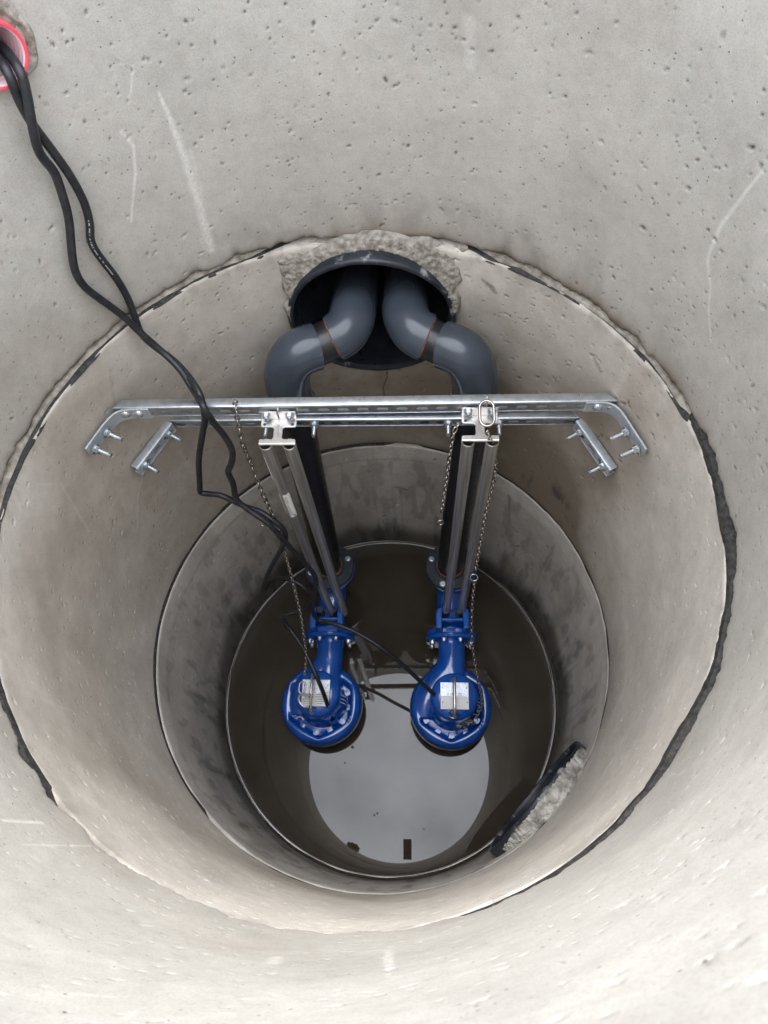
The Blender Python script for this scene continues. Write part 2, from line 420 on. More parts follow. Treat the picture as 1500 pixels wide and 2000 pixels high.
# ---- upper ring
def rad_up(rr, wear_shade, th, deg, z):
    jag = n1f(th, 85, 3, 6)
    d = (z - Z1 - .0)[:, None]
    chip = np.clip(.020 * (jag[None, :] * 1.9 - .62), .0, .018)
    rr = rr + np.exp(-np.clip(d, 0, 1) / np.maximum(chip, .0015)) * chip * .9
    return rr, wear_shade
def paint_up(w_, th, deg, z):
    big = fbm(th, z, 1.6, 4, 70); fine = fbm(th, z, 22, 3, 90, aniso=.35)
    d = z[:, None] - Z1
    amt = pinterp(deg, [(5, .3), (20, .9), (45, 1.1), (60, .8), (72, .7), (90, .95), (102, .4), (118, .3), (140, .35), (160, .2), (200, .05), (300, .05), (340, .2)])
    w_[..., 2] = np.clip(amt[None, :] * np.exp(-np.clip(d, 0, 9) / .035) * (.3 + fine * 1.3), 0, .9)
    # dirty streaking zone above the joint, centre and left
    z2 = blob(deg, z, 62, Z1 + .07, 26, .07) * .5 + blob(deg, z, 105, Z1 + .06, 14, .06) * .4
    sp = np.clip((fine - .5) * 4, 0, 1) * z2
    w_[..., 0] = np.maximum(w_[..., 0], sp * .55)
    w_[..., 2] = np.maximum(w_[..., 2], np.clip((big - .52) * 1.3, 0, .25))
    edge_dark = pinterp(deg, [(20, .7), (60, .8), (75, .9), (95, .8), (130, .5), (150, .9), (180, .8), (215, .4), (250, .05), (290, .1), (330, .5)])  # how strongly the edge above the joint is darkened, by angle
    w_[..., 0] = np.maximum(w_[..., 0], edge_dark[None, :] * np.exp(-np.clip(d, 0, 9) / .008) * (.5 + fine))
    paint_line(w_, deg, z, [(119, 2.491), (120.6, 2.449), (121.5, 2.438)], .0025, .45, 1, 1)
    paint_line(w_, deg, z, [(124.3, 2.387), (123.5, 2.351, 1.2), (125, 2.295, 1.3), (127.6, 2.235), (129.1, 2.199, .8)], .0026, .6, 1, 2)
    paint_line(w_, deg, z, [(117, 2.43, .5), (116.8, 2.366, 1.1), (116.9, 2.272, 1.5), (117.5, 2.168, 1.7), (118.4, 2.04, 2)], .0058, .7, 1, 3, .75)
    paint_line(w_, deg, z, [(115.6, 2.3, 1), (116.4, 2.2, 1.5), (119.8, 2.05, 1)], .005, .3, 1, 30, .9)
    paint_line(w_, deg, z, [(24.8, 2.52), (25.6, 2.483), (27.2, 2.393, 1.5), (27.3, 2.335, 1.4), (26.9, 2.308, 1.4), (24.9, 2.274, .7), (23.3, 2.226, .7), (20.5, 2.178, .6)], .0032, .5, 1, 4, .4)
    paint_line(w_, deg, z, [(70.7, 2.52), (70.3, 2.44)], .012, .3, 1, 5, .7)
    paint_line(w_, deg, z, [(-126.3, 2.229), (-126.4, 2.117)], .003, .8, 1, 6, .5)
    paint_line(w_, deg, z, [(-122.1, 2.244), (-122.2, 2.035)], .0022, .5, 1, 7, .5)
    paint_line(w_, deg, z, [(-81, 2.31), (-79.9, 2.484)], .006, .6, 1, 8, .8)
    paint_line(w_, deg, z, [(-91, 2.33), (-90.4, 2.39)], .009, .5, 1, 9, .8)
    rg = np.random.default_rng(5)
    for k in range(26):
        a = rg.uniform(-150, -20); zz = rg.uniform(2.05, 2.7); paint_line(w_, deg, z, [(a, zz), (a + rg.normal(0, 1.2), zz + rg.uniform(-.03, .03))], rg.uniform(.002, .005), rg.uniform(.15, .5), 1, 40 + k, .8)
    # rough grey smear where the conduit was let in
    w_[..., 0] = np.maximum(w_[..., 0], blob(deg, z, 133.5, 2.665, 3.2, .035) * np.clip((fbm(th, z, 60, 2, 8) - .42) * 5, 0, 1) * .75)
    return w_
CX = math.cos(R_(135.6)); CY = math.sin(R_(135.6))
cond_c = Vector((R0 * CX - .018, R0 * CY + .005, 2.607)); cond_r = .05
def hole_up(c):
    return (np.hypot(np.hypot(c[:, 0] - cond_c.x, c[:, 1] - cond_c.y), c[:, 2] - cond_c.z) < cond_r * 1.0) & (c[:, 1] > 0)
ring_group = 'stacked concrete shaft rings'
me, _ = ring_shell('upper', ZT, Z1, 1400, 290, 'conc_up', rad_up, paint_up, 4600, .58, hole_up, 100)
ring1 = bpy.data.objects.new('concrete_ring', me); C.objects.link(ring1)
tag(ring1, 'pale grey pitted concrete ring, the top one, above the upper joint of the shaft', 'concrete ring', ring_group)

# ---- middle ring
def ledge_w(deg):
    return pinterp(deg, [(0, .008), (20, .008), (50, .009), (70, .008), (90, .007), (108, .005), (125, .009), (140, .011), (155, .013), (175, .010), (190, .006), (205, .006), (225, .001), (240, -.003), (262, -.006), (275, -.006), (290, .002), (305, .003), (318, .007), (335, .008), (350, .007)])
def rad_mid(rr, wear_shade, th, deg, z):
    wv = ledge_w(deg) * (.75 + .5 * n1f(th, 70, 12, 4))
    dt = (Z1 - .014 - z)[:, None]
    rr = rr - wv[None, :] * (.35 * np.exp(-dt / .05) + .65 * np.exp(-dt / .5))
    edge = .010 * np.clip(n1f(th, 90, 21, 5) * 1.7 - .5, .12, 1)
    rr = rr + edge[None, :] * np.exp(-dt / (edge[None, :] * .8))
    return rr, wear_shade
def paint_mid(w_, th, deg, z):
    big = fbm(th, z, 1.5, 5, 170); mid = fbm(th, z, 9, 4, 180, aniso=.5); mott = fbm(th, z, 26, 3, 185, aniso=.8); fine = fbm(th, z, 30, 3, 190, aniso=.4)
    b = .08 + np.clip((big - .47) * 2.0, 0, .4) + blob(deg, z, 58, 1.35, 26, .45) * .28
    b = b + blob(deg, z, 38, 1.10, 9, .15) * 1.0 * (.5 + mid) + blob(deg, z, 44, 1.0, 15, .06) * .8 + blob(deg, z, 30, 1.6, 16, .35) * .45 + blob(deg, z, 120, 1.5, 22, .35) * .25
    b = b + blob(deg, z, 62, 1.55, 18, .4) * .2 + blob(deg, z, 88, 1.25, 30, .25) * .3
    b = b + np.exp(-(z[:, None] - Z2) / .025) * pinterp(deg, [(10, .3), (30, .9), (60, .9), (75, .7), (110, .35), (170, .1), (330, .1)])[None, :]
    w_[..., 2] = np.clip(b + (mott - .5) * .2 + (mid - .5) * .18, 0, .92)
    w_[..., 0] = np.maximum(w_[..., 0], np.clip((fine - .55) * 5, 0, 1) * blob(deg, z, 40, 1.07, 8, .12) * .9)
    w_[..., 0] = np.maximum(w_[..., 0], pinterp(deg, [(15, .5), (30, 1), (62, 1), (80, .8), (105, .5), (130, .25), (200, .25), (320, .1)])[None, :] * np.exp(-(z[:, None] - Z2) / .009) * .8)
    w_[..., 0] = np.maximum(w_[..., 0], np.clip((fine - .52) * 5, 0, 1) * np.exp(-(Z1 - z[:, None]) / .03) * .5)
    w_[..., 3] = blob(deg, z, 37, 1.1, 12, .2) * .8
    paint_line(w_, deg, z, [(152.2, 1.5), (157, 1.45), (162.1, 1.36)], .0022, .5, 1, 11, .6)
    paint_line(w_, deg, z, [(-16, 1.866), (-17, 1.8, 1.4), (-19, 1.691)], .005, .4, 1, 12, .7)
    paint_line(w_, deg, z, [(-14, 1.84), (-15.5, 1.74)], .004, .3, 1, 13, .8)
    paint_line(w_, deg, z, [(32.7, 1.93, 1), (33.2, 1.86, 1.6), (33.6, 1.78, 1)], .008, .4, 1, 14, .7)
    paint_line(w_, deg, z, [(22.5, 1.53), (20, 1.48), (18.1, 1.40)], .0016, .6, 1, 15, .4)
    paint_line(w_, deg, z, [(66, 1.955), (64, 1.93), (63, 1.90)], .02, .5, 1, 16, .8)
    paint_line(w_, deg, z, [(142.4, 1.43), (142.2, 1.3, 1.5), (143.5, 1.17, 1.5)], .009, .25, 1, 17, .8)
    paint_line(w_, deg, z, [(-151.4, 1.895), (-151.3, 1.661)], .003, .45, 1, 18, .8)
    paint_line(w_, deg, z, [(-154, 1.13), (-154.5, 1.09)], .012, .5, 1, 19, .8)
    paint_line(w_, deg, z, [(172, 1.9), (168, 1.8), (171, 1.6)], .004, .4, 1, 20, .85)
    paint_line(w_, deg, z, [(88, 1.47, .6), (87.4, 1.40, .8), (88.8, 1.33, 1), (88.4, 1.28, 1), (89.5, 1.245, 1.6)], .0022, .95, 0, 21, .1)
    paint_line(w_, deg, z, [(66.5, 1.90, 1), (64.5, 1.885, 1.8), (63.5, 1.87, 1)], .005, .8, 0, 22, .6)
    paint_line(w_, deg, z, [(41, 1.85), (38, 1.82)], .006, .6, 0, 23, .85)
    paint_line(w_, deg, z, [(152, 1.70), (146, 1.9)], .006, .25, 0, 24, .9)
    return w_
CAS_Z, CAS_R = 1.735, .232
def hole_mid(c):
    return (np.hypot(c[:, 0] - 0.006, c[:, 2] - CAS_Z) < CAS_R - .004) & (c[:, 1] > 0)
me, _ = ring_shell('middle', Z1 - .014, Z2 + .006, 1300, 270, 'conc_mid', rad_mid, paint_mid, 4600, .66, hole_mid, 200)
ring2 = bpy.data.objects.new('concrete_ring', me); C.objects.link(ring2)
tag(ring2, 'beige brown stained concrete ring between the two joints, with the steel beams fixed to it', 'concrete ring', ring_group)

# ---- lower ring
LD = R_(-41.5); lx, ly = math.cos(LD), math.sin(LD)
LC_Z, LC_R = .72, .232
def rad_low(rr, wear_shade, th, deg, z):
    wv = pinterp(deg, [(0, 0), (60, .002), (90, .006), (120, .008), (150, .009), (180, .009), (210, .009), (240, .005), (270, .002), (320, 0)]) * (.85 + .3 * n1f(th, 40, 77, 3))
    dt = (Z2 - .012 - z)[:, None]
    rr = rr - wv[None, :] * np.exp(-dt / 1.2)
    rr = rr + .004 * sstep(dt, .105, .115) + .003 * np.exp(-((dt - .11) / .004) ** 2)     # step under the socket
    rr = rr + .003 * np.exp(-dt / .002)
    return rr, wear_shade
def paint_low(w_, th, deg, z):
    big = fbm(th, z, 2.2, 5, 270); mid = fbm(th, z, 9, 5, 280, aniso=.22); fine = fbm(th, z, 26, 3, 290, aniso=.25)
    wl = .12 + .17 * n1f(th, 16, 55, 5)
    wet = sstep(wl[None, :] + .10 * (mid - .5) - z[:, None], -.06, .12)
    w_[..., 3] = wet
    w_[..., 2] = np.clip(.15 + np.clip((mid - .5) * .8, 0, .2) + wet * .6, 0, .95)
    w_[..., 0] = np.clip(wet * .62 + np.clip((fine - .56) * 2.2, 0, .25) + np.clip((big - .5) * .8, 0, .12), 0, .85)
    run = n1f(th, 120, 411, 4)[None, :] * np.ones((len(z), 1)); w_[..., 0] = np.clip(w_[..., 0] + np.clip((run - .57) * 1.2, 0, .2) * sstep(Z2 - z, .12, .5)[:, None] * (.3 + fine), 0, .85)
    w_[..., 2] = np.clip(w_[..., 2] + blob(deg, z, 45, .24, 4, .09) * (.4 + fine), 0, .95)
    dt = Z2 - z[:, None]
    w_[..., 0] *= (.35 + .65 * sstep(dt, .08, .13)); w_[..., 2] *= (.35 + .65 * sstep(dt, .08, .13))
    w_[..., 0] = np.maximum(w_[..., 0], .35 * np.exp(-((dt - .122) / .006) ** 2))
    paint_line(w_, deg, z, [(51, .86, 1), (50, .76, .7), (49, .62, .3)], .010, .6, 0, 31, .2)
    paint_line(w_, deg, z, [(50, .60, 1), (47, .5, 1.5)], .012, .45, 0, 32, .4)
    paint_line(w_, deg, z, [(87, .6), (84, .58)], .012, .5, 0, 33, .3)
    return w_
def hole_low(c):
    t = c[:, 0] * -ly + c[:, 1] * lx; n = c[:, 0] * lx + c[:, 1] * ly
    return (np.hypot(t, c[:, 2] - LC_Z) < LC_R - .004) & (n > 0)
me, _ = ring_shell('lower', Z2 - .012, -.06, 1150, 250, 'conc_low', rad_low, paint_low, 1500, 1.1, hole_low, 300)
ring3 = bpy.data.objects.new('concrete_ring', me); C.objects.link(ring3)
tag(ring3, 'dark grey concrete ring at the bottom of the shaft, rising out of the water', 'concrete ring', ring_group)

# ---- material squeezed out of the joints
def joint_strip(parent, name, matn, zlo, zhi, rin_fn, segs, seed, rough=.003):
    """segs: angle ranges (deg) where it shows; rin_fn(deg)->inner radius"""
    for (a0, a1) in segs:
        n = int((a1 - a0) * 6) + 2; deg = np.linspace(a0, a1, n); th = (deg % 360) / 360
        fade = np.clip(np.minimum(deg - a0, a1 - deg) / 6, 0, 1) if a1 - a0 < 359 else np.ones(n)
        ri = rin_fn(deg, th); ang = np.radians(deg)
        rows = []
        prof = [(.025, 0), (.0, .0), (.0, .35), (.003, .8), (.01, 1.0), (.025, 1.05)]
        for k, (dr, fz) in enumerate(prof):
            nn = (n1f(th, 37, seed + k * 3, 6) - .5) * 1.5
            r = ri + dr + (1 - fade) * .02 + nn * rough * (1 if dr < .02 else 0)
            zz = zlo + (zhi - zlo) * fz + nn * rough * .8
            rows.append(np.stack([r * np.cos(ang), r * np.sin(ang), zz], 1))
        V = np.concatenate(rows); F = [(k * n + i, k * n + i + 1, (k + 1) * n + i + 1, (k + 1) * n + i) for k in range(len(prof) - 1) for i in range(n - 1)]
        m = MB(); m.add(V.tolist(), F); m.build(name, M[matn], parent, smooth=40)
jn = lambda th, s, f=55: n1f(th, f, s, 4)
joint_strip(ring2, 'joint_sealant', 'bitumen', Z1 - .019, Z1 - .0125, lambda d, th: R0 - ledge_w(d) * 1.0 + .001 + .008 * (jn(th, 18) - .5), [(12, 72), (104, 198)], 290, .0025)
joint_strip(ring2, 'joint_mortar', 'ledge', Z1 - .018, Z1 - .0055, lambda d, th: R0 - ledge_w(d) * .50 + .006 - .016 * (jn(th, 8, 24) - .4), [(14, 70), (106, 196)], 300, .0034)
joint_strip(ring2, 'joint_sealant', 'bitumen', Z1 - .019, Z1 + .0005, lambda d, th: R0 - pinterp(d, [(0, .008), (12, .004), (25, .001), (300, .002), (285, -.001), (310, .005), (325, .011), (345, .008), (355, .008), (190, .004), (205, .005), (225, .001), (180, .002)]) * (.1 + 1.9 * jn(th, 41, 30)) + .002, [(-80, 22), (184, 232), (264, 273)], 340, .003)
joint_strip(ring3, 'joint_sealant', 'bitumen', Z2 - .013, Z2 - .002, lambda d, th: R0 - .002 - .004 * jn(th, 66, 40), [(84, 232)], 375, .002)
joint_strip(ring3, 'joint_mortar', 'ledge', Z2 - .015, Z2 + .0, lambda d, th: R0 - pinterp(d, [(60, .0), (90, .004), (120, .009), (180, .009), (230, .006), (260, 0)]) * (.5 + .6 * jn(th, 61, 30)) + .007, [(84, 232)], 380, .002)
joint_strip(ring3, 'joint_sealant', 'bitumen', Z2 - .013, Z2 + .003, lambda d, th: R0 + .006 - .007 * jn(th, 71, 40), [(-80, 84), (232, 284)], 400, .003)

# ------------------------------------------------------------------ water, painted meniscus glint, ground
m = MB()
prof = [(0.0001, 0), (.3, 0), (.6, 0), (.730, 0), (.7345, 0), (.7355, 0), (.742, .0008), (.746, .0028), (.749, .0068), (.775, .0072)]
m.lathe(prof, 160, close=False)
wm = new_mat('dark_still_water', (.03, .024, .017), .0, 0, .5, ior=1.50)
wb = wm.node_tree.nodes['Principled BSDF']; co = obcoord(wm)
n_ = nd(wm, 'ShaderNodeTexNoise', Scale=5.0, Detail=4.0); lk(wm, co, n_.inputs['Vector'])
r_ = ramp(wm, n_.outputs['Fac'], [(.25, (.040, .031, .022)), (.75, (.062, .050, .036))]); lk(wm, r_.outputs[0], wb.inputs['Base Color'])
n_ = nd(wm, 'ShaderNodeTexNoise', Scale=3.0, Detail=1.0); lk(wm, co, n_.inputs['Vector'])
bp = nd(wm, 'ShaderNodeBump', Strength=.02, Distance=.01); lk(wm, n_.outputs['Fac'], bp.inputs['Height']); lk(wm, bp.outputs[0], wb.inputs['Normal'])
o = m.build('water', wm, None, smooth=60, kind='structure')
if o.data.polygons[200].normal.z < 0: o.data.flip_normals()
m = MB(); pts = []
for i in range(200):
    a = 2 * PI * i / 200; rr_ = .7445 + .0012 * math.sin(a * 7) + .001 * math.sin(a * 23); rr_ -= .013 * (.5 - .5 * math.cos(a - PI)) * .9
    pts.append((rr_ * math.cos(a), rr_ * math.sin(a), .0040))
m.tube(pts, .0010, 5, closed=True)
o = m.build('meniscus_glint', M['glint'], ring3, smooth=60)  # pale ring standing in for the bright meniscus reflection at the waterline
m = MB()
for (x, y, s_) in [(-.16, -.23, .009), (-.189, -.297, .004), (-.055, -.505, .005), (-.042, -.498, .0045), (.155, -.554, .004), (-.137, -.687, .007), (.088, -.74, .006), (.534, -.518, .005), (.52, -.05, .006), (.46, .03, .004), (.55, -.12, .004), (-.5, -.1, .003), (.35, -.62, .003), (-.3, -.55, .003)]:
    k = 7; out = [(x + s_ * (.6 + .5 * random.random()) * math.cos(i * 2 * PI / k), y + s_ * (.6 + .5 * random.random()) * math.sin(i * 2 * PI / k)) for i in range(k)]
    m.prism(out, -.002, .003)
o = m.build('floating_debris', M['speck'], None, smooth=0, kind='stuff'); tag(o, 'small dark specks floating on the still water', 'debris')

m = MB(); seg = 96; vs = []
for r in (.87, 1.5, 6, 60, 400):
    for k in range(seg):
        a = 2 * PI * k / seg; vs.append((r * math.cos(a), r * math.sin(a), 2.70 if r < 1 else 2.66 + .02 * math.sin(k * 3 + r)))
fs = [(i * seg + k, i * seg + (k + 1) % seg, (i + 1) * seg + (k + 1) % seg, (i + 1) * seg + k) for i in range(4) for k in range(seg)]
m.add(vs, fs); m.build('ground', M['soil'], None, smooth=60, kind='structure')

# ------------------------------------------------------------------ casing pipes let through the wall
def casing(name, face, normal_ang, zc, rad, label, cat, length=.45, tilt=0):
    """face: distance from the shaft axis of the pipe's end plane"""
    t = empty(name, (face * math.cos(normal_ang), face * math.sin(normal_ang), zc), label, cat)
    rot = Matrix.Rotation(normal_ang, 4, 'Z') @ Matrix.Rotation(PI / 2, 4, 'Y')     # local +Z points outwards into the soil
    m = MB(); prof = []
    seg = 96; ri = rad - .017
    rings = [(ri, length), (ri, .08), (ri, .01), (ri + .002, .0), (ri + .009, -.002), (rad - .003, -.001), (rad, .004), (rad, .02), (rad, length)]
    vs = []
    for q, (r, z) in enumerate(rings):
        for k in range(seg):
            a = 2 * PI * k / seg
            wob = (.0015 * math.sin(3 * a + 1) + .0006 * math.sin(11 * a) + random.uniform(-.0006, .0006)) if z < .02 else 0
            vs.append((r * math.cos(a), r * math.sin(a), z + wob))
    fs = [(i * seg + k, i * seg + (k + 1) % seg, (i + 1) * seg + (k + 1) % seg, (i + 1) * seg + k) for i in range(len(rings) - 1) for k in range(seg)]
    m.add(vs, fs[:2 * seg], rot); m.build('pipe_wall', M['casing'], t, smooth=50)
    m = MB(); m.add(vs, fs[2 * seg:], rot); m.build('cut_rim', M['casing_rim'], t, smooth=50)
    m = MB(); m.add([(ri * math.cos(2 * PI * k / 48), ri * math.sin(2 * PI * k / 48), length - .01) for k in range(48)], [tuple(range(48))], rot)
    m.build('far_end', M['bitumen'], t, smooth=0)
    return t
cas = casing('casing_pipe', .690, R_(89.5), CAS_Z, CAS_R, 'large black plastic sleeve pipe through the back wall with two grey elbows inside', 'sleeve pipe')
# bottom tongue of the sleeve that laps onto the wall
m = MB(); n = 40; vs = []
for (rr_, yy) in ((.214, .705), (.235, .700), (.243, .712), (.240, .76)):
    for i in range(n):
        a = R_(-145 + 110 * i / (n - 1)); vs.append((.006 + rr_ * math.cos(a), yy + random.uniform(-.001, .001), CAS_Z + rr_ * math.sin(a)))
m.add(vs, [(k * n + i, k * n + i + 1, (k + 1) * n + i + 1, (k + 1) * n + i) for k in range(3) for i in range(n - 1)])
m.build('bottom_lip', M['casing'], cas, smooth=50)
for pts in ([(-.045, .70, 1.925), (-.05, .69, 1.895), (-.042, .69, 1.87), (-.047, .69, 1.86)], [(.03, .705, 1.92), (.005, .69, 1.90), (-.01, .685, 1.87), (0, .68, 1.845)]):
    m = MB(); m.tube(catmull(pts, 4), .0011, 5); m.build('plastic_swarf', M['inkw'], cas)

def rough_patch(name, label, cat, matn, deg0, deg1, z0, z1, inside, offs, seed, nth=220, nz=120, base_r=R0, parent=None, amp=.007):
    th = (np.linspace(deg0, deg1, nth) % 360) / 360; deg = np.linspace(deg0, deg1, nth); z = np.linspace(z0, z1, nz)
    rg = np.random.default_rng(seed)
    def nz2(f, s):
        r2 = np.random.default_rng(s); A = r2.random((int((z1 - z0) * f) + 4, int((deg1 - deg0) * .0131 * f) + 4))
        x = (deg - deg0) * .0131 * f; y = (z - z0) * f; xi = x.astype(int); yi = y.astype(int); xf = x - xi; yf = y - yi
        xf = xf * xf * (3 - 2 * xf); yf = (yf * yf * (3 - 2 * yf))[:, None]
        return (A[yi][:, xi] * (1 - xf) + A[yi][:, xi + 1] * xf) * (1 - yf) + (A[yi + 1][:, xi] * (1 - xf) + A[yi + 1][:, xi + 1] * xf) * yf
    h = (nz2(22, seed) * .8 + nz2(60, seed + 1) * .6 + nz2(140, seed + 2) * .6 + nz2(300, seed + 3) * .5) / 2.5
    D, ZZ = np.meshgrid(deg, z); e = inside(D, ZZ, nz2(30, seed + 5) - .5)      # >0 inside, metres-ish distance to the edge
    lift = np.clip(e / .012, -.4, 1)
    r = base_r - offs(D, ZZ) * np.clip(lift, 0, 1) - (h - .3) * amp * np.clip(lift, 0, 1) + .006 * (1 - np.clip(lift, 0, 1))
    X = r * np.cos(np.radians(D)); Y = r * np.sin(np.radians(D))
    V = np.stack([X, Y, ZZ], 2).reshape(-1, 3)
    F = [(i * nth + j, i * nth + j + 1, (i + 1) * nth + j + 1, (i + 1) * nth + j) for i in range(nz - 1) for j in range(nth - 1) if e[i, j] > -.006]
    m = MB(); m.v = V.tolist(); m.f = F
    o = m.build(name, M[matn], parent, smooth=80)
    if label: tag(o, label, cat)
    return o
def ins_up(D, Z, nn):
    x = R0 * np.cos(np.radians(D)) - .006
    dist = np.hypot(x, Z - CAS_Z)
    top = pinterp(D, [(66, 1.965), (71, 1.975), (74, 1.972), (80, 1.99), (84, 2.006), (91, 2.004), (97, 1.985), (103, 1.965), (108, 1.955), (112, 1.95)])
    side = np.minimum(108.2 - D, D - 70.6) * .0131
    low = Z - 1.70
    e = np.minimum(np.minimum(top - Z, side), low) + nn * .034 - .002
    return np.minimum(e, dist - (CAS_R - .012))
rough_patch('mortar_collar', 'rough brown grey mortar packed round the top of the back wall sleeve pipe', 'mortar', 'mortar', 66, 112, 1.68, 2.03, ins_up, lambda D, Z: .006 + .02 * np.clip(1 - (np.hypot(R0 * np.cos(np.radians(D)) - .006, Z - CAS_Z) - CAS_R) / .07, 0, 1), 500, 320, 180, amp=.012)

cas2 = casing('inlet_pipe', .690, LD, LC_Z, LC_R, 'black plastic inlet pipe in the lower right wall under pale mortar, above the water', 'inlet pipe', .4)
# pale mortar bedded along the crest of the inlet pipe
m = MB(); n = 90; K = 12; vs = []
rg = np.random.default_rng(77)
for i in range(n):
    a = 60 * (i / (n - 1) * 2 - 1)                       # degrees round the pipe crest
    tt = math.sin(R_(a)) * (LC_R + .004); zc = LC_Z + math.cos(R_(a)) * (LC_R + .004)
    taper = max(0, 1 - abs(a / 60) ** 4)
    wall = math.sqrt(R0 ** 2 - tt ** 2)
    for k in range(K):
        f = k / (K - 1)
        nrm = .706 + (wall + .010 - .706) * f
        up = (zc + .010 + .006 * math.sin(f * PI) + (f ** 2.2) * (Z2 - .01 - LC_Z - LC_R) * .8) if k else zc - .006
        up = max(up, zc - .006) if taper > 0 else zc
        up = zc - .006 + (up - zc + .006) * taper + (rg.random() - .5) * .016
        nrm += (rg.random() - .5) * .009 - (.014 if 0 < k < 4 else 0) * taper
        vs.append((lx * nrm - ly * tt, ly * nrm + lx * tt, up))
m.add(vs, [(i * K + k, i * K + k + 1, (i + 1) * K + k + 1, (i + 1) * K + k) for i in range(n - 1) for k in range(K - 1)])
o = m.build('mortar_bed', M['pale_mortar'], None, smooth=80)
md = o.modifiers.new('sub', 'SUBSURF'); md.levels = 2; md.render_levels = 2
tx = bpy.data.textures.new('clump', 'CLOUDS'); tx.noise_scale = .012
md = o.modifiers.new('disp', 'DISPLACE'); md.texture = tx; md.strength = .010; md.mid_level = .5
tag(o, 'cracked pale mortar bedded over the inlet pipe on the lower right wall', 'mortar')

# ------------------------------------------------------------------ bolts (shared meshes)
def hexbolt(r=.009, h=.007, wr=.012, dome=True):
    m = MB(); m.lathe([(wr, 0), (wr, .0022)], 20)
    m.lathe([(r, .0022), (r, .0022 + h)], 6)
    if dome: m.lathe([(r * .55, .0022 + h), (r * .5, .0022 + h + .003)], 12)
    return m.mesh('bolt', 30)
def anchor(rod=.045, r=.0095, wr=.0135, rr_=.0058):
    m = MB(); m.lathe([(wr, 0), (wr, .003)], 20); m.lathe([(r, .003), (r, .013)], 6)
    p = []; z = .013
    while z < rod - .006: p += [(rr_, z), (rr_ * .9, z + .0009)]; z += .0018
    p += [(rr_, rod - .006), (rr_ * .8, rod - .005), (rr_ * .8, rod)]
    m.lathe(p, 12); return m.mesh('anchor', 30)
BOLT = hexbolt(); BOLT.materials.append(M['bolt'])
DOMEB = None
m = MB(); m.lathe([(.0135, 0), (.0135, .002), (.012, .0045), (.008, .0068), (.003, .0078)], 20); DOMEB = m.mesh('dome_bolt', 60); DOMEB.materials.append(M['bolt'])
ANCH = anchor(); ANCH.materials.append(M['bolt'])
SMALLB = hexbolt(.0075, .0065, .0105); SMALLB.materials.append(M['bolt'])
NUTB = anchor(.018, .0085, .0115, .0055); NUTB.materials.append(M['bolt'])

# ------------------------------------------------------------------ slotted channels
def slotted_web(m, length, h, t, pitch, sl, sh, mat=None, x0=None):
    """web in the XZ plane (x along, z up), front at y=0, back at y=t, with slots cut right through"""
    n = int(length // pitch); st = (length - n * pitch) / 2
    xs = [0] + [st + i * pitch for i in range(n + 1)] + [length]
    for (a, b, cut) in [(0, st, 0)] + [(st + i * pitch, st + (i + 1) * pitch, 1) for i in range(n)] + [(length - st, length, 0)]:
        if b - a < 1e-5: continue
        if not cut:
            m.box(((a + b) / 2, t / 2, h / 2), (b - a, t, h), 0, mat); continue
        cx = (a + b) / 2; cz = h / 2; K = 24; hole = []; outr = []
        r = sh / 2; hx = sl / 2 - r
        for k in range(K):
            an = 2 * PI * (k + .5) / K; dx, dz = math.cos(an), math.sin(an)
            hole.append((cx + (hx if dx > 0 else -hx) + r * dx, cz + r * dz))
            s_ = min((b - a) / 2 / max(abs(dx), 1e-6), h / 2 / max(abs(dz), 1e-6)); outr.append([cx + dx * s_, cz + dz * s_])
        # pull the nearest border samples to the corners
        for (qx, qz) in ((a, 0), (b, 0), (b, h), (a, h)):
            kk = min(range(K), key=lambda i: (outr[i][0] - qx) ** 2 + (outr[i][1] - qz) ** 2); outr[kk] = [qx, qz]
        vs = [(x, 0, z) for x, z in outr] + [(x, 0, z) for x, z in hole] + [(x, t, z) for x, z in outr] + [(x, t, z) for x, z in hole]
        fs = []
        for k in range(K):
            k2 = (k + 1) % K
            fs += [(k, k2, K + k2, K + k), (2 * K + k, 3 * K + k, 3 * K + k2, 2 * K + k2), (K + k, K + k2, 3 * K + k2, 3 * K + k), ]
        m.add(vs, fs, mat)
def flange_profile(m, length, h, t, dep, lip, mat=None, ends=(0, 0), top=True):
    """C-channel flange: from rounded front corner back by dep, then a lip down; top (or bottom) edge"""
    s_ = 1 if top else -1; z0 = h if top else 0
    outer = [(-.0008, z0 - s_ * .004), (-.0005, z0 - s_ * .0015), (.0012, z0), (.004, z0 + s_ * .0006), (dep - .002, z0 + s_ * .0006), (dep, z0 - s_ * .001), (dep, z0 - s_ * lip)]
    inner = [(dep - t, z0 - s_ * lip), (dep - t, z0 - s_ * t), (t, z0 - s_ * t), (t * .9, z0 - s_ * .004)]
    P = outer + inner; n = len(P)
    vs = [(0 + ends[0] * y, y, z) for y, z in P] + [(length - ends[1] * y, y, z) for y, z in P]
    m.add(vs, [tuple(range(n)), tuple(reversed(range(n, 2 * n)))] + [(i, (i + 1) % n, (i + 1) % n + n, i + n) for i in range(n)], mat)
def frame2(p0, p1):
    """matrix: local x from p0 to p1, local z up-ish, local y = back"""
    p0, p1 = Vector(p0), Vector(p1); x = (p1 - p0).normalized(); z = (Vector((0, 0, 1)) - x * x.z).normalized(); y = z.cross(x)
    return Matrix(((x.x, y.x, z.x, p0.x), (x.y, y.y, z.y, p0.y), (x.z, y.z, z.z, p0.z), (0, 0, 0, 1))), (p1 - p0).length

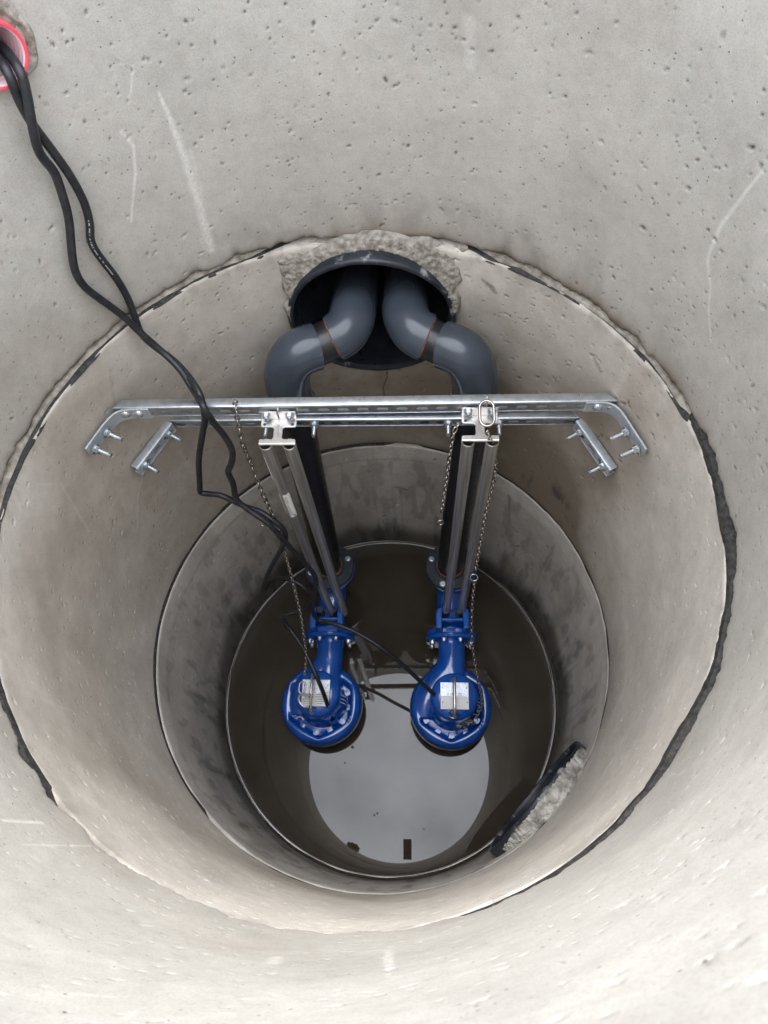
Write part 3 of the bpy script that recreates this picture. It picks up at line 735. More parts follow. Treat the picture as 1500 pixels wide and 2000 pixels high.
# upper beam
H = .041
UA, UB = (-.640, .365, 1.765), (.628, .392, 1.743)
MU, LU = frame2(UA, UB)
tb = empty('support_beam', UA, 'upper galvanised slotted steel beam spanning the shaft, with stainless rail brackets bolted on', 'steel beam', 'galvanised beams across the shaft')
tb.matrix_world = MU
m = MB(); slotted_web(m, LU, H, .0025, .05, .030, .0145); m.build('slotted_web', M['galv'], tb, smooth=30)
m = MB(); flange_profile(m, LU, H, .0025, .027, .008, ends=(.9, .9)); m.build('top_flange', M['galv'], tb, smooth=60)
m = MB(); flange_profile(m, LU, H, .0025, .027, .008, top=False); m.build('bottom_flange', M['galv'], tb, smooth=60)
def wl(x, y, z):
    q = MU.inverted() @ Vector((x, y, 1.775)); return Vector((q.x, q.y, 0))
for sgn in (-1, 1):
    # bent flat bar: along the web, round a bend, then flat on the concrete
    if sgn < 0:
        P = [wl(-.548, .363, 0), wl(-.60, .3615, 0), wl(-.628, .353, 0), wl(-.646, .330, 0), wl(-.661, .300, 0), wl(-.684, .248, 0)]
        an = [((-.677, .263), (.93, -.37)), ((-.657, .310), (.92, -.39))]; zz = -.001
    else:
        P = [wl(.552, .387, 0), wl(.60, .3875, 0), wl(.626, .374, 0), wl(.643, .343, 0), wl(.658, .308, 0), wl(.681, .256, 0)]
        an = [((.674, .271), (-.925, -.38)), ((.654, .319), (-.92, -.39))]; zz = -.001
    path = relax([(p.x, p.y, 0) for p in catmull([(p.x, p.y, 0) for p in P], 5)], 2)
    m = MB(); m.strip([(p[0], p[1]) for p in path], .005 * (sgn), zz, zz + .041)
    pl_ = m.build('corner_plate', M['galv_dull'], tb, smooth=40, bevel=.0008)
    for (px, py), d in an:
        q = wl(px, py, 0); dl = MU.inverted().to_3x3() @ Vector((d[0], d[1], -.12))
        inst('anchor_bolt', ANCH, align((q.x + dl.x * .007, q.y + dl.y * .007, .021), dl), pl_)
    for bx in ((-.612, -.578) if sgn < 0 else (.585, .620)):
        q = wl(bx, .36, 0); inst('bolt', DOMEB, align((q.x, -.0035 if sgn < 0 else -.0035, .021), (0, -1, 0)), pl_)

# lower beam
LA, LB = (-.580, .466, 1.548), (.582, .468, 1.550)
ML, LL = frame2(LA, LB)
t2 = empty('support_beam', LA, 'lower galvanised slotted steel beam behind the guide rails, clamped to the black risers', 'steel beam', 'galvanised beams across the shaft')
t2.matrix_world = ML
m = MB(); slotted_web(m, LL, .035, .0025, .05, .030, .0135); m.build('slotted_web', M['galv'], t2, smooth=30)
m = MB(); flange_profile(m, LL, .035, .0025, .021, .007, ends=(.3, .3)); m.build('top_flange', M['galv'], t2, smooth=60)
m = MB(); m.box((LL / 2, .0095, .0372), (LL - .02, .0016, .0012)); m.build('flange_rib', M['galv'], t2, smooth=30)
m = MB(); flange_profile(m, LL, .035, .0025, .021, .007, top=False); m.build('bottom_flange', M['galv'], t2, smooth=60)
Li = ML.inverted()
Li0 = Li @ Matrix.Translation((0, 0, 1.565))
for p0, p1 in (((-.645, .312, 1.543), (-.567, .458, 1.546)), ((.569, .460, 1.546), (.649, .310, 1.536))):
    m4, l4 = frame2(p0, p1); loc = Li @ m4
    m = MB(); slotted_web(m, l4, .041, .0025, .05, .030, .0145, loc)
    flange_profile(m, l4, .041, .0025, .023, .008, loc); flange_profile(m, l4, .041, .0025, .023, .008, loc, top=False)
    br = m.build('wall_rail', M['galv_dull'], t2, smooth=40)
    for fx in (.16, .84):
        q = loc @ Vector((l4 * fx, 0, .0205)); dl = loc.to_3x3() @ Vector((0, -1, -.05))
        inst('anchor_bolt', ANCH, align(q, dl), br)
for bx in (-.300, -.162, .218, .360):
    q = Li0 @ Vector((bx, .463, 0)); inst('clamp_bolt', ANCH, align((q.x, -.001, .017), (0, -1, .08)), t2)
for rx in (-.231, .288):    # U bolts round the risers
    q = Li @ Vector((rx, .468, 1.565)); pts = [(q.x - .066, .0, .017), (q.x - .066, .07, .017)] + [(q.x - .066 * math.cos(a), .07 + .066 * math.sin(a), .017) for a in [i * PI / 12 for i in range(1, 12)]] + [(q.x + .066, .07, .017), (q.x + .066, .0, .017)]
    m = MB(); m.tube(pts, .005, 8); m.build('pipe_clamp', M['bolt'], t2, smooth=60)

# ------------------------------------------------------------------ guide rails and their top brackets
def rail_bracket(cx, yf, z, label):
    t = empty('rail_bracket', (cx, yf, z), label, 'rail bracket', 'stainless brackets holding the guide rails')
    m = MB()      # back plate on the web
    m.box((-.0243, -.003, .016), (.0455, .003, .034)); m.box((.0243, -.003, .016), (.0455, .003, .034))
    m.build('back_plate', M['stain'], t, smooth=30, bevel=.0012)
    # I-shaped plate, upper side at z=0
    out = [(-.046, -.004), (-.046, -.024), (-.043, -.028), (-.016, -.028), (-.0115, -.033), (-.0115, -.058), (-.015, -.063), (-.044, -.063), (-.047, -.066), (-.047, -.0745), (.047, -.0745), (.047, -.066), (.044, -.063), (.015, -.063), (.0115, -.058), (.0115, -.033), (.016, -.028), (.043, -.028), (.046, -.024), (.046, -.004)]
    m = MB(); m.prism(out, -.0045, 0); m.build('arm', M['stain'], t, smooth=30, bevel=.001)
    m = MB(); m.box((0, -.044, .0012), (.003, .05, .0016)); m.build('weld_seam', M['stain'], t, smooth=30, bevel=.0007)
    m = MB(); pts = [(-.046, -.0745, -.0045), (.046, -.0745, -.0045)]; m.tube(pts, .005, 12); m.build('front_bar', M['stain'], t, smooth=60)
    for sx in (-.0305, .0305):
        m = MB(); m.lathe([(.0145, -.06), (.0145, -.005)], 24, Matrix.Translation((sx, -.0755, 0)), close=False); m.build('rail_plug', M['stain'], t, smooth=60)
        inst('bolt', BOLT, align((sx * .98, -.0045, .0165), (0, -1, .1)), t)
        m = MB(); m.lathe([(.004, -.001), (.004, .0006)], 12, Matrix.Translation((sx * 1.18, -.02, 0))); m.build('bolt_hole', M['ink'], t, smooth=0)
    return t
rail_bracket(-.2225, .3705, 1.7505, 'stainless I shaped bracket on the beam holding the guide rails beside the labelled rail')
rail_bracket(.2905, .3815, 1.7465, 'stainless I shaped bracket on the beam with the large oval chain link lying on it')
def guide_rail(x, y, zt, x2, y2, zb, label):
    t = empty('guide_rail', (x2, y2, zb), label, 'guide rail', 'stainless guide rails of the two pumps')
    ax = Vector((x - x2, y - y2, zt - zb)); l = ax.length; mt = align((0, 0, 0), ax)
    m = MB(); m.lathe([(.0152, l), (.0152, 0), (.0168, 0), (.0168, l)], 32, mt, close=False); m.lathe([(.0152, l), (.0168, l)], 32, mt, close=False)
    m.build('tube_wall', M['tube'], t, smooth=60)
    m = MB(); pts = [(.0161 * math.cos(a), .0161 * math.sin(a), l + .0005) for a in [2 * PI * k / 32 for k in range(32)]]; m.tube([mt @ Vector(p) for p in pts], .0011, 6, closed=True); m.build('cut_rim', M['stain'], t, smooth=60)
    return t, mt, l
RL = [guide_rail(-.252, .296, 1.742, -.246, .292, .30, 'outer stainless guide rail of the left pump, with white paper labels on it'),
      guide_rail(-.192, .296, 1.742, -.192, .292, .30, 'inner stainless guide rail of the left pump, plain, nearer the middle'),
      guide_rail(.260, .306, 1.738, .252, .300, .30, 'inner stainless guide rail of the right pump, nearer the middle'),
      guide_rail(.321, .306, 1.738, .314, .300, .30, 'outer stainless guide rail of the right pump, nearest the oval link')]
t, mt, l = RL[0]
def wrap(m, z0, z1, a0, a1, mt, r=.0172, n=10, slant=0):
    vs = []
    for i in range(n + 1):
        a = a0 + (a1 - a0) * i / n
        for zz in (z0 + slant * i / n, z1 + slant * i / n):
            vs.append((r * math.cos(a), r * math.sin(a), zz))
    m.add(vs, [(2 * i, 2 * i + 2, 2 * i + 3, 2 * i + 1) for i in range(n)], mt)
m = MB(); wrap(m, 1.27, 1.40, R_(200), R_(232), mt); m.build('paper_label', M['sticker'], t, smooth=60)
m = MB(); wrap(m, 1.035, 1.185, R_(262), R_(335), mt); m.build('paper_label', M['sticker'], t, smooth=60)
m = MB(); wrap(m, 1.05, 1.185, R_(205), R_(232), mt); m.build('paper_label', M['sticker'], t, smooth=60)
m = MB()
for k in range(16):
    z0 = 1.05 + k * .0078
    wrap(m, z0, z0 + .0022, R_(268), R_(268 + random.uniform(18, 34)), mt, .0175, 4)
for k in range(4): wrap(m, 1.04 + k * .003, 1.0412 + k * .003, R_(295), R_(322), mt, .0175, 4)
m.build('label_print', M['ink'], t, smooth=0, kind='stuff')

# ------------------------------------------------------------------ discharge pipes (riser + elbows)
def arc_path(pts, sub=8): return catmull(pts, sub)
def discharge(side, top, bot, mid, inn, label):
    t = empty('discharge_pipe', bot, label, 'discharge pipe', 'black and grey discharge pipes')
    bx, by, bz = bot; tx_, ty, tz = top
    def L_(p): return (p[0] - bx, p[1] - by, p[2] - bz)
    m = MB(); m.tube([(0, 0, 0), L_((tx_, ty, tz + .02))], .055, 40); m.build('riser', M['pe_black'], t, smooth=60)
    # lower elbow: sleeve up, sweep round and towards the sleeve pipe
    e1 = [top, (top[0], top[1], top[2] + .05)]
    dx = mid[0] - top[0]; dy = mid[1] - top[1]
    k = [(0.04, .104), (.16, .150), (.36, .180), (.62, .187)]
    P = [top, (top[0], top[1] + .001, top[2] + .055)] + [(top[0] + dx * a, top[1] + dy * a, top[2] + b) for a, b in k] + [(mid[0] - dx * .16, mid[1] - dy * .16, mid[2] - .002)]
    P = relax(catmull([L_(p) for p in P], 6), 6)
    m = MB(); m.tube(P, .0635, 44); m.build('lower_elbow', M['elbow'], t, smooth=50, bevel=.002)
    dv = (Vector(inn[0]) - Vector(mid)).normalized()
    m = MB(); a = Vector(mid) - Vector((dx, dy, 0)).normalized() * .06; b = Vector(inn[0]) + dv * .01
    m.tube([L_(a), L_(Vector(mid)), L_(b)], .055, 40); m.build('coupling_pipe', M['pe_black'], t, smooth=60)
    Q = relax(catmull([L_(p) for p in inn], 6), 6)
    m = MB(); m.tube(Q, .0635, 44); m.build('upper_elbow', M['elbow'], t, smooth=50, bevel=.002)
    q0 = Vector(Q[0]); d0 = (Vector(Q[1]) - q0).normalized()
    m = MB(); m.tube([q0 - d0 * .0035, q0 + d0 * .001], .0572, 40); m.build('rust_ring', M['rust'], t, smooth=60)
    # loose flange on the stub at the foot
    m = MB(); seg = 64; m.lathe([(.062, .0), (.103, .0), (.1065, .003), (.1065, .018), (.103, .0215), (.066, .0215), (.062, .018)], seg, close=False); fl = m.build('backing_flange', M['flange'], t, smooth=40)
    m = MB(); m.lathe([(.054, .02), (.066, .02), (.064, .032), (.057, .036), (.054, .045)], 48, close=False); m.build('stub_collar', M['flange'], t, smooth=50)
    m = MB(); m.lathe([(.0555, .036), (.0605, .036), (.0595, .041), (.0555, .042)], 48, close=False); m.build('rust_ring', M['rust'], t, smooth=60)
    for i in range(8):
        a = R_(22.5 + 45 * i)
        p = (.0875 * math.cos(a), .0875 * math.sin(a), .0215)
        if i % 2 == (0 if side < 0 else 1): inst('flange_bolt', BOLT, align(p, (0, 0, 1)), fl)
        else:
            mm = MB(); mm.lathe([(.0075, .0), (.0075, .0008)], 16, Matrix.Translation(p)); mm.build('bolt_hole', M['ink'], fl, smooth=0)
    return t
discharge(-1, (-.233, .545, 1.575), (-.262, .494, .315), (-.122, .595, 1.762), [(-.092, .607, 1.770), (-.064, .620, 1.777), (-.048, .648, 1.782), (-.043, .69, 1.775), (-.043, .76, 1.742), (-.045, .86, 1.69), (-.045, 1.02, 1.62)], 'left black riser pipe with grey elbows curving into the sleeve pipe')
discharge(1, (.292, .545, 1.575), (.268, .494, .315), (.183, .595, 1.762), [(.158, .605, 1.770), (.128, .618, 1.777), (.107, .648, 1.782), (.098, .69, 1.775), (.098, .76, 1.742), (.098, .86, 1.69), (.098, 1.02, 1.62)], 'right black riser pipe with grey elbows curving into the sleeve pipe')

# ------------------------------------------------------------------ duckfoot pedestals
def pedestal(cx, label):
    t = empty('discharge_pedestal', (cx, .494, 0), label, 'pump pedestal', 'blue discharge pedestals')
    m = MB(); m.lathe([(.05, .293), (.104, .293), (.109, .296), (.109, .311), (.104, .3145), (.05, .3145)], 64); m.build('top_flange', M['blue'], t, smooth=40)
    m = MB(); P = catmull([(0, 0, .30), (0, -.004, .26), (0, -.03, .21), (0, -.08, .175), (0, -.15, .16), (0, -.22, .16)], 6)
    m.tube(P, [.064] * 4 + [.062] * (len(P) - 4), 36)
    m.box((0, -.02, .05), (.07, .09, .25)); m.box((0, -.03, -.04), (.2, .24, .04))
    b = m.build('bend', M['blue'], t, smooth=50)
    md = b.modifiers.new('r', 'REMESH'); md.mode = 'VOXEL'; md.voxel_size = .006; md.use_smooth_shade = True
    md = b.modifiers.new('s', 'SMOOTH'); md.iterations = 8; md.factor = .6
    # claw that holds the rails: H shaped casting
    m = MB(); Y = .264 - .494
    for sx in (-1, 1):
        m.prism([(sx * .046, Y + .046), (sx * .066, Y + .040), (sx * .071, Y + .02), (sx * .071, Y - .047), (sx * .045, Y - .047), (sx * .045, Y - .02), (sx * .043, Y + .02)], .22, .335)
    m.box((0, Y - .006, .285), (.1, .014, .09)); m.box((0, Y + .02, .24), (.12, .07, .06))
    cl = m.build('rail_claw', M['blue_cast'], t, smooth=40, bevel=.005)
    m = MB()
    for k in range(6):    # raised cast characters down one arm
        m.box((-.060, Y - .030 + k * .0105, .336), (.011, .0022, .0022)); m.box((-.060 + (-.004 if k % 2 else .004), Y - .026 + k * .0105, .336), (.0022, .007, .0022))
    m.build('cast_lettering', M['blue_cast'], t, smooth=0, kind='stuff')
    m = MB(); m.box((0, Y - .041, .262), (.088, .022, .05)); m.build('seat_block', M['blue'], t, smooth=40, bevel=.004)
    for sx in (-.029, .029):
        m = MB(); m.tube([(sx, .292 - .494, .24), (sx, .292 - .494, .345)], .0145, 20); m.build('rail_peg', M['flange'], t, smooth=60)
    m = MB(); rot = Matrix.Rotation(PI / 2, 4, 'X'); m.lathe([(.05, 0), (.109, 0), (.1125, .003), (.1125, .021), (.109, .024), (.05, .02)], 64, Matrix.Translation((0, .243 - .494, .165)) @ rot)
    m.build('front_flange', M['blue'], t, smooth=40)
    return t
pedestal(-.262, 'blue pedestal bend under the left riser, with a rail claw')
pedestal(.276, 'blue pedestal bend under the right riser, with a rail claw')

# ------------------------------------------------------------------ pumps
def text_mesh(s, size, mat, parent, name='lettering'):
    cu = bpy.data.curves.new('t', 'FONT'); cu.body = s; cu.size = size; cu.extrude = .0002; cu.align_x = 'CENTER'; cu.align_y = 'CENTER'
    to = bpy.data.objects.new('t', cu); C.objects.link(to); bpy.context.view_layer.update()
    me = bpy.data.meshes.new_from_object(to.evaluated_get(bpy.context.evaluated_depsgraph_get())); bpy.data.objects.remove(to)
    me.materials.clear(); me.materials.append(mat); o = bpy.data.objects.new(name, me); C.objects.link(o); o.parent = parent; return o
def pump(cx, cy, fx, side, label):
    t = empty('sump_pump', (cx, cy, 0), label, 'pump', 'blue submersible pumps')
    dxn = fx - cx
    m = MB()
    # volute: rounded rim torus + recessed top
    def prf(hx): return [(.03, .02), (.13, .03), (.158, .055), (.172, .085), (.177, .115), (.175, .148), (.167, .172), ((.167 + hx) / 2 + .003, .186), (hx + .004, .184), (hx - .003, .168), (hx - .008, .140), (.10, .136), (.03, .136)]
    sg = 120; vs = []
    for k in range(sg):
        a = 360 * k / sg; hx = min(.130 * .866 / math.cos(R_(((a + 90 + 30) % 60) - 30)) + .012, .152)
        hx = .128 * math.cos(R_(30)) / math.cos(R_(((a + 90) % 60) - 30)) + .018
        hx = min(hx, .147)
        vs += [(r * math.cos(R_(a)), r * math.sin(R_(a)), z) for r, z in prf(hx)]
    npf = 13
    fs = [(k * npf + i, ((k + 1) % sg) * npf + i, ((k + 1) % sg) * npf + i + 1, k * npf + i + 1) for k in range(sg) for i in range(npf - 1)]
    fs += [tuple(k * npf for k in range(sg)), tuple(k * npf + npf - 1 for k in range(sg))]
    m.add(vs, fs)
    P = catmull([(dxn, .205 - cy, .165), (dxn, .20, .165), (dxn - .012, .160, .162), (dxn - .038, .125, .158), (dxn - .068, .088, .152), (dxn - .098, .045, .145), (dxn - .116, .0, .135), (dxn - .12, -.04, .125)], 6)
    m.tube(P, [.059 + .004 * i / len(P) for i in range(len(P))], 36)
    P = catmull([(dxn, .205 - cy, .165), (dxn, .15, .165), (dxn, .10, .16), (dxn + .002, .06, .150), (dxn + .005, .0, .13)], 6)
    m.tube(P, .058, 36)
    b = m.build('volute', M['blue'], t, smooth=60)
    md = b.modifiers.new('r', 'REMESH'); md.mode = 'VOXEL'; md.voxel_size = .0045; md.use_smooth_shade = True
    md = b.modifiers.new('s', 'SMOOTH'); md.iterations = 7; md.factor = .6
    # foot below, standing in the water
    m = MB(); m.lathe([(.10, -.04), (.105, .0), (.12, .03), (.14, .045)], 48); m.build('suction_foot', M['blue'], t, smooth=50)
    # flange to the pedestal
    rot = Matrix.Rotation(PI / 2, 4, 'X')
    m = MB(); m.lathe([(.05, 0), (.107, 0), (.111, .003), (.111, .018), (.107, .021), (.05, .02)], 64, Matrix.Translation((dxn, .219 - cy, .165)) @ rot)
    fl = m.build('discharge_flange', M['blue'], t, smooth=40)
    for i in range(8):
        a = R_(22.5 + 45 * i); p = (dxn + .092 * math.cos(a), .1975 - cy, .165 + .092 * math.sin(a))
        if i < 4 or i in (4, 7): inst('flange_bolt', NUTB, align(p, (0, -1, 0)), fl)
    # motor housing, a little taller than the volute
    MX, MY, MZ = (.006, .006, .372)
    m = MB(); m.lathe([(.106, .12), (.106, .150), (.097, .165), (.0955, .335), (.092, .355), (.082, .366), (.06, MZ), (.02, MZ)], 72, Matrix.Translation((MX, MY, 0)))
    mo = m.build('motor_housing', M['blue'], t, smooth=45)
    # raised land the plate sits on, name plate and label
    m = MB(); m.box((MX, MY - .004, MZ + .003), (.118, .112, .008)); m.build('plate_land', M['blue'], t, smooth=40, bevel=.003)
    pz = MZ + .0072
    m = MB(); m.box((MX, MY - .004, pz + .0005), (.112, .106, .0012)); np_ = m.build('name_plate', M['plate'], t, smooth=30, bevel=.0004)
    m = MB(); m.box((MX, MY - .031, pz + .0016), (.1105, .0515, .0008)); m.build('paper_label', M['sticker'], np_, smooth=0)
    for (rx, ry) in ((-.048, .027), (.048, .027), (-.048, -.03), (.05, -.03)):
        m = MB(); m.lathe([(.0026, 0), (.002, .0016)], 10, Matrix.Translation((MX + rx, MY + ry, pz + .001))); m.build('rivet', M['ink'], np_, smooth=0)
    if side > 0:
        o = text_mesh('0 10 0  ZZ /', .0135, M['ink'], np_); o.location = (MX + .004, MY + .0015, pz + .0018)
        o = text_mesh('. -', .010, M['ink'], np_); o.location = (MX - .012, MY - .018, pz + .0024)
        o = text_mesh('i', .016, M['ink'], np_); o.location = (MX + .047, MY + .03, pz + .0016)
    else:
        m = MB()
        for k in range(5):
            m.box((MX - .035, MY - .012 - k * .009, pz + .0022), (random.uniform(.018, .03), .0012, .0003)); m.box((MX + .018, MY - .011 - k * .009, pz + .0022), (random.uniform(.02, .04), .0016, .0003))
        m.build('label_print', M['ink'], np_, smooth=0, kind='stuff')
        m = MB(); m.tube([(MX - .034 + .008 * math.cos(a), MY - .022 + .0055 * math.sin(a), pz + .0022) for a in [2 * PI * i / 16 for i in range(16)]], .0006, 4, closed=True); m.build('label_emblem', M['ink'], np_, smooth=0)
        m = MB(); rg = random.Random(3)
        for k in range(9): m.box((MX - .04 + k * .0105, MY + .012 + rg.uniform(-.002, .014), pz + .0016), (.006, .0013, .0003), rg.uniform(-.6, .6))
        m.build('plate_print', M['ink'], np_, smooth=0, kind='stuff')
    # shoulder block with its pale flat top and the cooling fins at the side
    m = MB(); m.box((MX + .076, MY + .008, .348), (.020, .032, .03)); m.build('side_boss', M['blue'], t, smooth=40, bevel=.003)
    for k in range(3):
        m = MB(); m.box((MX + .103, MY - .03 + k * .014, .27), (.03, .004, .08), R_(-22)); m.build('fin', M['blue_cast'], t, smooth=30, bevel=.001)
    # lifting handle
    hx = MX - .012 if side < 0 else MX - .002
    hp = [(hx, MY + .066, MZ - .004), (hx, MY + .066, MZ + .030), (hx, MY + .052, MZ + .050), (hx, MY + .02, MZ + .056), (hx, MY - .04, MZ + .056), (hx, MY - .068, MZ + .050), (hx, MY - .082, MZ + .030), (hx, MY - .082, MZ - .012)]
    m = MB(); m.tube(catmull(hp, 6), .0058, 14); m.build('lifting_handle', M['stain'], t, smooth=60)
    for yy in (.066, -.082):
        m = MB(); m.lathe([(.0125, -.03), (.0125, .004), (.009, .007)], 18, Matrix.Translation((hx, MY + yy, MZ - .006))); m.build('handle_socket', M['blue'], t, smooth=50)
    # clamping lugs and bolts round the volute
    for a in ((-156, -128, -97, -68, -38, -8, 22) if side < 0 else (-150, -118, -90, -60, -28, -8, 158)):
        ra = R_(a); rr_ = .120
        m = MB(); m.prism([(-.012, -.012), (.012, -.014), (.016, 0), (.012, .014), (-.012, .012)], .130, .158, Matrix.Translation((rr_ * math.cos(ra), rr_ * math.sin(ra), 0)) @ Matrix.Rotation(ra + random.uniform(-.4, .4), 4, 'Z'))
        lg = m.build('clamp_lug', M['blue'], t, smooth=30, bevel=.002)
        m = MB(); m.lathe([(.0085, .158), (.0085, .163), (.0045, .1632), (.0042, .160)], 14, Matrix.Translation((rr_ * math.cos(ra), rr_ * math.sin(ra), 0))); m.build('bolt', M['blue'], lg, smooth=30)
    # cable gland
    gx, gy = (.058, -.072) if side < 0 else (.062, -.070)
    m = MB(); m.lathe([(.023, .15), (.023, .205), (.020, .214), (.0135, .218), (.0135, .20)], 24, Matrix.Translation((gx, gy, 0)), close=False); m.build('cable_gland', M['blue'], t, smooth=40)
    m = MB()
    for k, ch in enumerate(range(5)):
        ra = R_(-47 + k * 5.5); m.box((.148 * math.cos(ra), .148 * math.sin(ra), .187), (.009, .002, .003), ra); m.box((.145 * math.cos(ra), .145 * math.sin(ra), .187), (.002, .009, .003), ra)
        ra = R_(140 - k * 5); m.box((.150 * math.cos(ra), .150 * math.sin(ra), .188), (.010, .0022, .003), ra)
    m.build('cast_lettering', M['blue'], t, smooth=0, kind='stuff')
    return t
pump(-.288, -.070, -.262, -1, 'left blue submersible pump with a shackle on its handle and printed label')
pump(.270, -.074, .276, 1, 'right blue submersible pump with a bright white nameplate and no shackle')

# ------------------------------------------------------------------ chains
def link_mesh(L_=.0225, W=.0145, r=.0024, seg=6, arc=5):
    P = []; R2 = W / 2 - r; hl = L_ / 2 - r - R2
    for i in range(arc): a = -PI / 2 + PI * i / (arc - 1); P.append((R2 * math.sin(a) if False else R2 * math.cos(a + PI / 2) * -1, 0, hl + R2 * math.cos(a)))
    for i in range(arc): a = PI / 2 + PI * i / (arc - 1); P.append((R2 * math.cos(a + PI / 2) * -1, 0, -hl + R2 * math.cos(a)))
    m = MB(); m.tube(P, r, seg, closed=True); me = m.mesh('link', 80); me.materials.append(M['chain']); return me
LINK = link_mesh()
def chain(pts, label, pitch=.0172):
    P = resample(relax(catmull(pts, 8), 4), pitch)
    t = empty('lifting_chain', P[0], label, 'chain', 'steel lifting chains')
    o0 = Vector(P[0]); roll = .3
    for i in range(len(P) - 1):
        c = (P[i] + P[i + 1]) / 2 - o0; d = P[i + 1] - P[i]
        inst('link', LINK, align(c, d, roll + (PI / 2 if i % 2 else 0) + random.uniform(-.15, .15)), t)
    return t, P
def ring(t, c, L_, W, r, nrm, along):
    P = []; R2 = W / 2 - r; hl = L_ / 2 - W / 2
    for i in range(13): a = PI * i / 12; P.append((R2 * math.cos(a), 0, hl + R2 * math.sin(a)))
    for i in range(13): a = PI + PI * i / 12; P.append((R2 * math.cos(a), 0, -hl + R2 * math.sin(a)))
    z = Vector(along).normalized(); y = Vector(nrm); y = (y - z * y.dot(z)).normalized(); x = y.cross(z)
    c = Vector(c) - t.location
    mt = Matrix(((x.x, y.x, z.x, c.x), (x.y, y.y, z.y, c.y), (x.z, y.z, z.z, c.z), (0, 0, 0, 1)))
    m = MB(); m.tube(P, r, 12, closed=True, mat=mt); return m.build('oval_ring', M['chain'], t, smooth=80)
c1 = [(-.324, .390, 1.785), (-.322, .374, 1.822), (-.317, .351, 1.82), (-.322, .342, 1.77), (-.328, .330, 1.68), (-.329, .330, 1.58), (-.324, .313, 1.49), (-.319, .30, 1.38), (-.311, .289, 1.29), (-.31, .276, 1.22), (-.309, .255, 1.12), (-.31, .236, 1.0), (-.307, .208, .92), (-.304, .178, .84), (-.299, .142, .77), (-.301, .095, .66), (-.302, .056, .58), (-.309, .012, .51), (-.319, -.028, .475)]
tch, P = chain(c1, 'steel chain hooked over the upper beam and hanging to the left pump shackle')
vdir = Vector((.30, -.42, 3.1))
ring(tch, (-.333, .262, 1.325), .03, .024, .0028, (.3, -.8, .9), (1, 0, .2))
ring(tch, (-.3265, -.062, .452), .052, .030, .0032, (.25, -.1, 1), (0.05, 1, .0))
# bow shackle with its pin
o0 = tch.location
bow = catmull([(-.292, -.094, .452), (-.318, -.088, .45), (-.336, -.093, .446), (-.338, -.11, .44), (-.322, -.130, .436), (-.305, -.134, .436), (-.289, -.134, .438)], 6)
m = MB(); m.tube([Vector(p) - o0 for p in bow], .0042, 10); sh = m.build('shackle', M['stain'], tch, smooth=80)
m = MB(); pa, pb = Vector((-.289, -.084, .452)) - o0, Vector((-.289, -.158, .436)) - o0
m.tube([pa, pb], .0030, 10); dd = (pb - pa).normalized()
for f, rr_, hh in ((.04, .0065, .006), (.17, .0072, .006), (.68, .0072, .006), (.93, .0075, .009)):
    q = pa.lerp(pb, f); m.tube([q - dd * hh / 2, q + dd * hh / 2], rr_, 6 if f > .9 else 14)
m.build('shackle_pin', M['chain'], sh, smooth=30)

c3 = [(.240, .360, 1.742), (.226, .338, 1.735), (.219, .324, 1.66), (.215, .311, 1.57), (.209, .293, 1.48), (.202, .27, 1.39)]
tc3, _ = chain(c3, 'short slack chain end hanging behind the inner guide rail of the right pump')
ring(tc3, (.199, .252, 1.355), .028, .024, .0026, (.2, -1, .5), (0, .2, 1))
c4 = [(.302, .298, 1.800), (.309, .303, 1.77), (.330, .318, 1.68), (.345, .312, 1.55), (.340, .300, 1.44), (.334, .281, 1.33), (.329, .251, 1.2), (.323, .222, 1.1), (.321, .204, 1.05)]
tc4, _ = chain(c4, 'steel chain from the big oval link down beside the outer right guide rail')
ring(tc4, (.303, .345, 1.806), .072, .042, .0036, (0, -.5, 1), (-.02, 1, .25))
ring(tc4, (.318, .196, 1.03), .030, .028, .0026, (0, -.6, .8), (1, 0, 0))
m = MB(); m.tube([Vector(p) - tc4.location for p in catmull([(.304, .398, 1.765), (.305, .402, 1.80), (.3045, .388, 1.818), (.304, .372, 1.803), (.304, .380, 1.79)], 6)], .0018, 8); m.build('hook_link', M['chain'], tc4, smooth=80)
c5 = [(.321, .190, 1.02), (.319, .154, .93), (.32, .11, .83), (.327, .063, .73), (.342, .014, .62), (.358, -.033, .53), (.374, -.068, .46), (.384, -.10, .38), (.376, -.128, .30), (.35, -.150, .262), (.318, -.158, .262), (.29, -.150, .30), (.272, -.14, .372)]
tc5, _ = chain(c5, 'steel chain below the round ring, trailing over the right pump to its handle')
ring(tc5, (.270, -.145, .392), .042, .042, .0032, (0, .35, 1), (1, .0, 0))
for k in range(14):   # slack heap
    inst('link', LINK, align(Vector((.318 + random.uniform(-.028, .028), -.158 + random.uniform(-.012, .012), .235 + random.uniform(0, .02))) - tc5.location, (random.uniform(-1, 1), random.uniform(-1, 1), random.uniform(-.4, .4)), random.uniform(0, 3)), tc5)

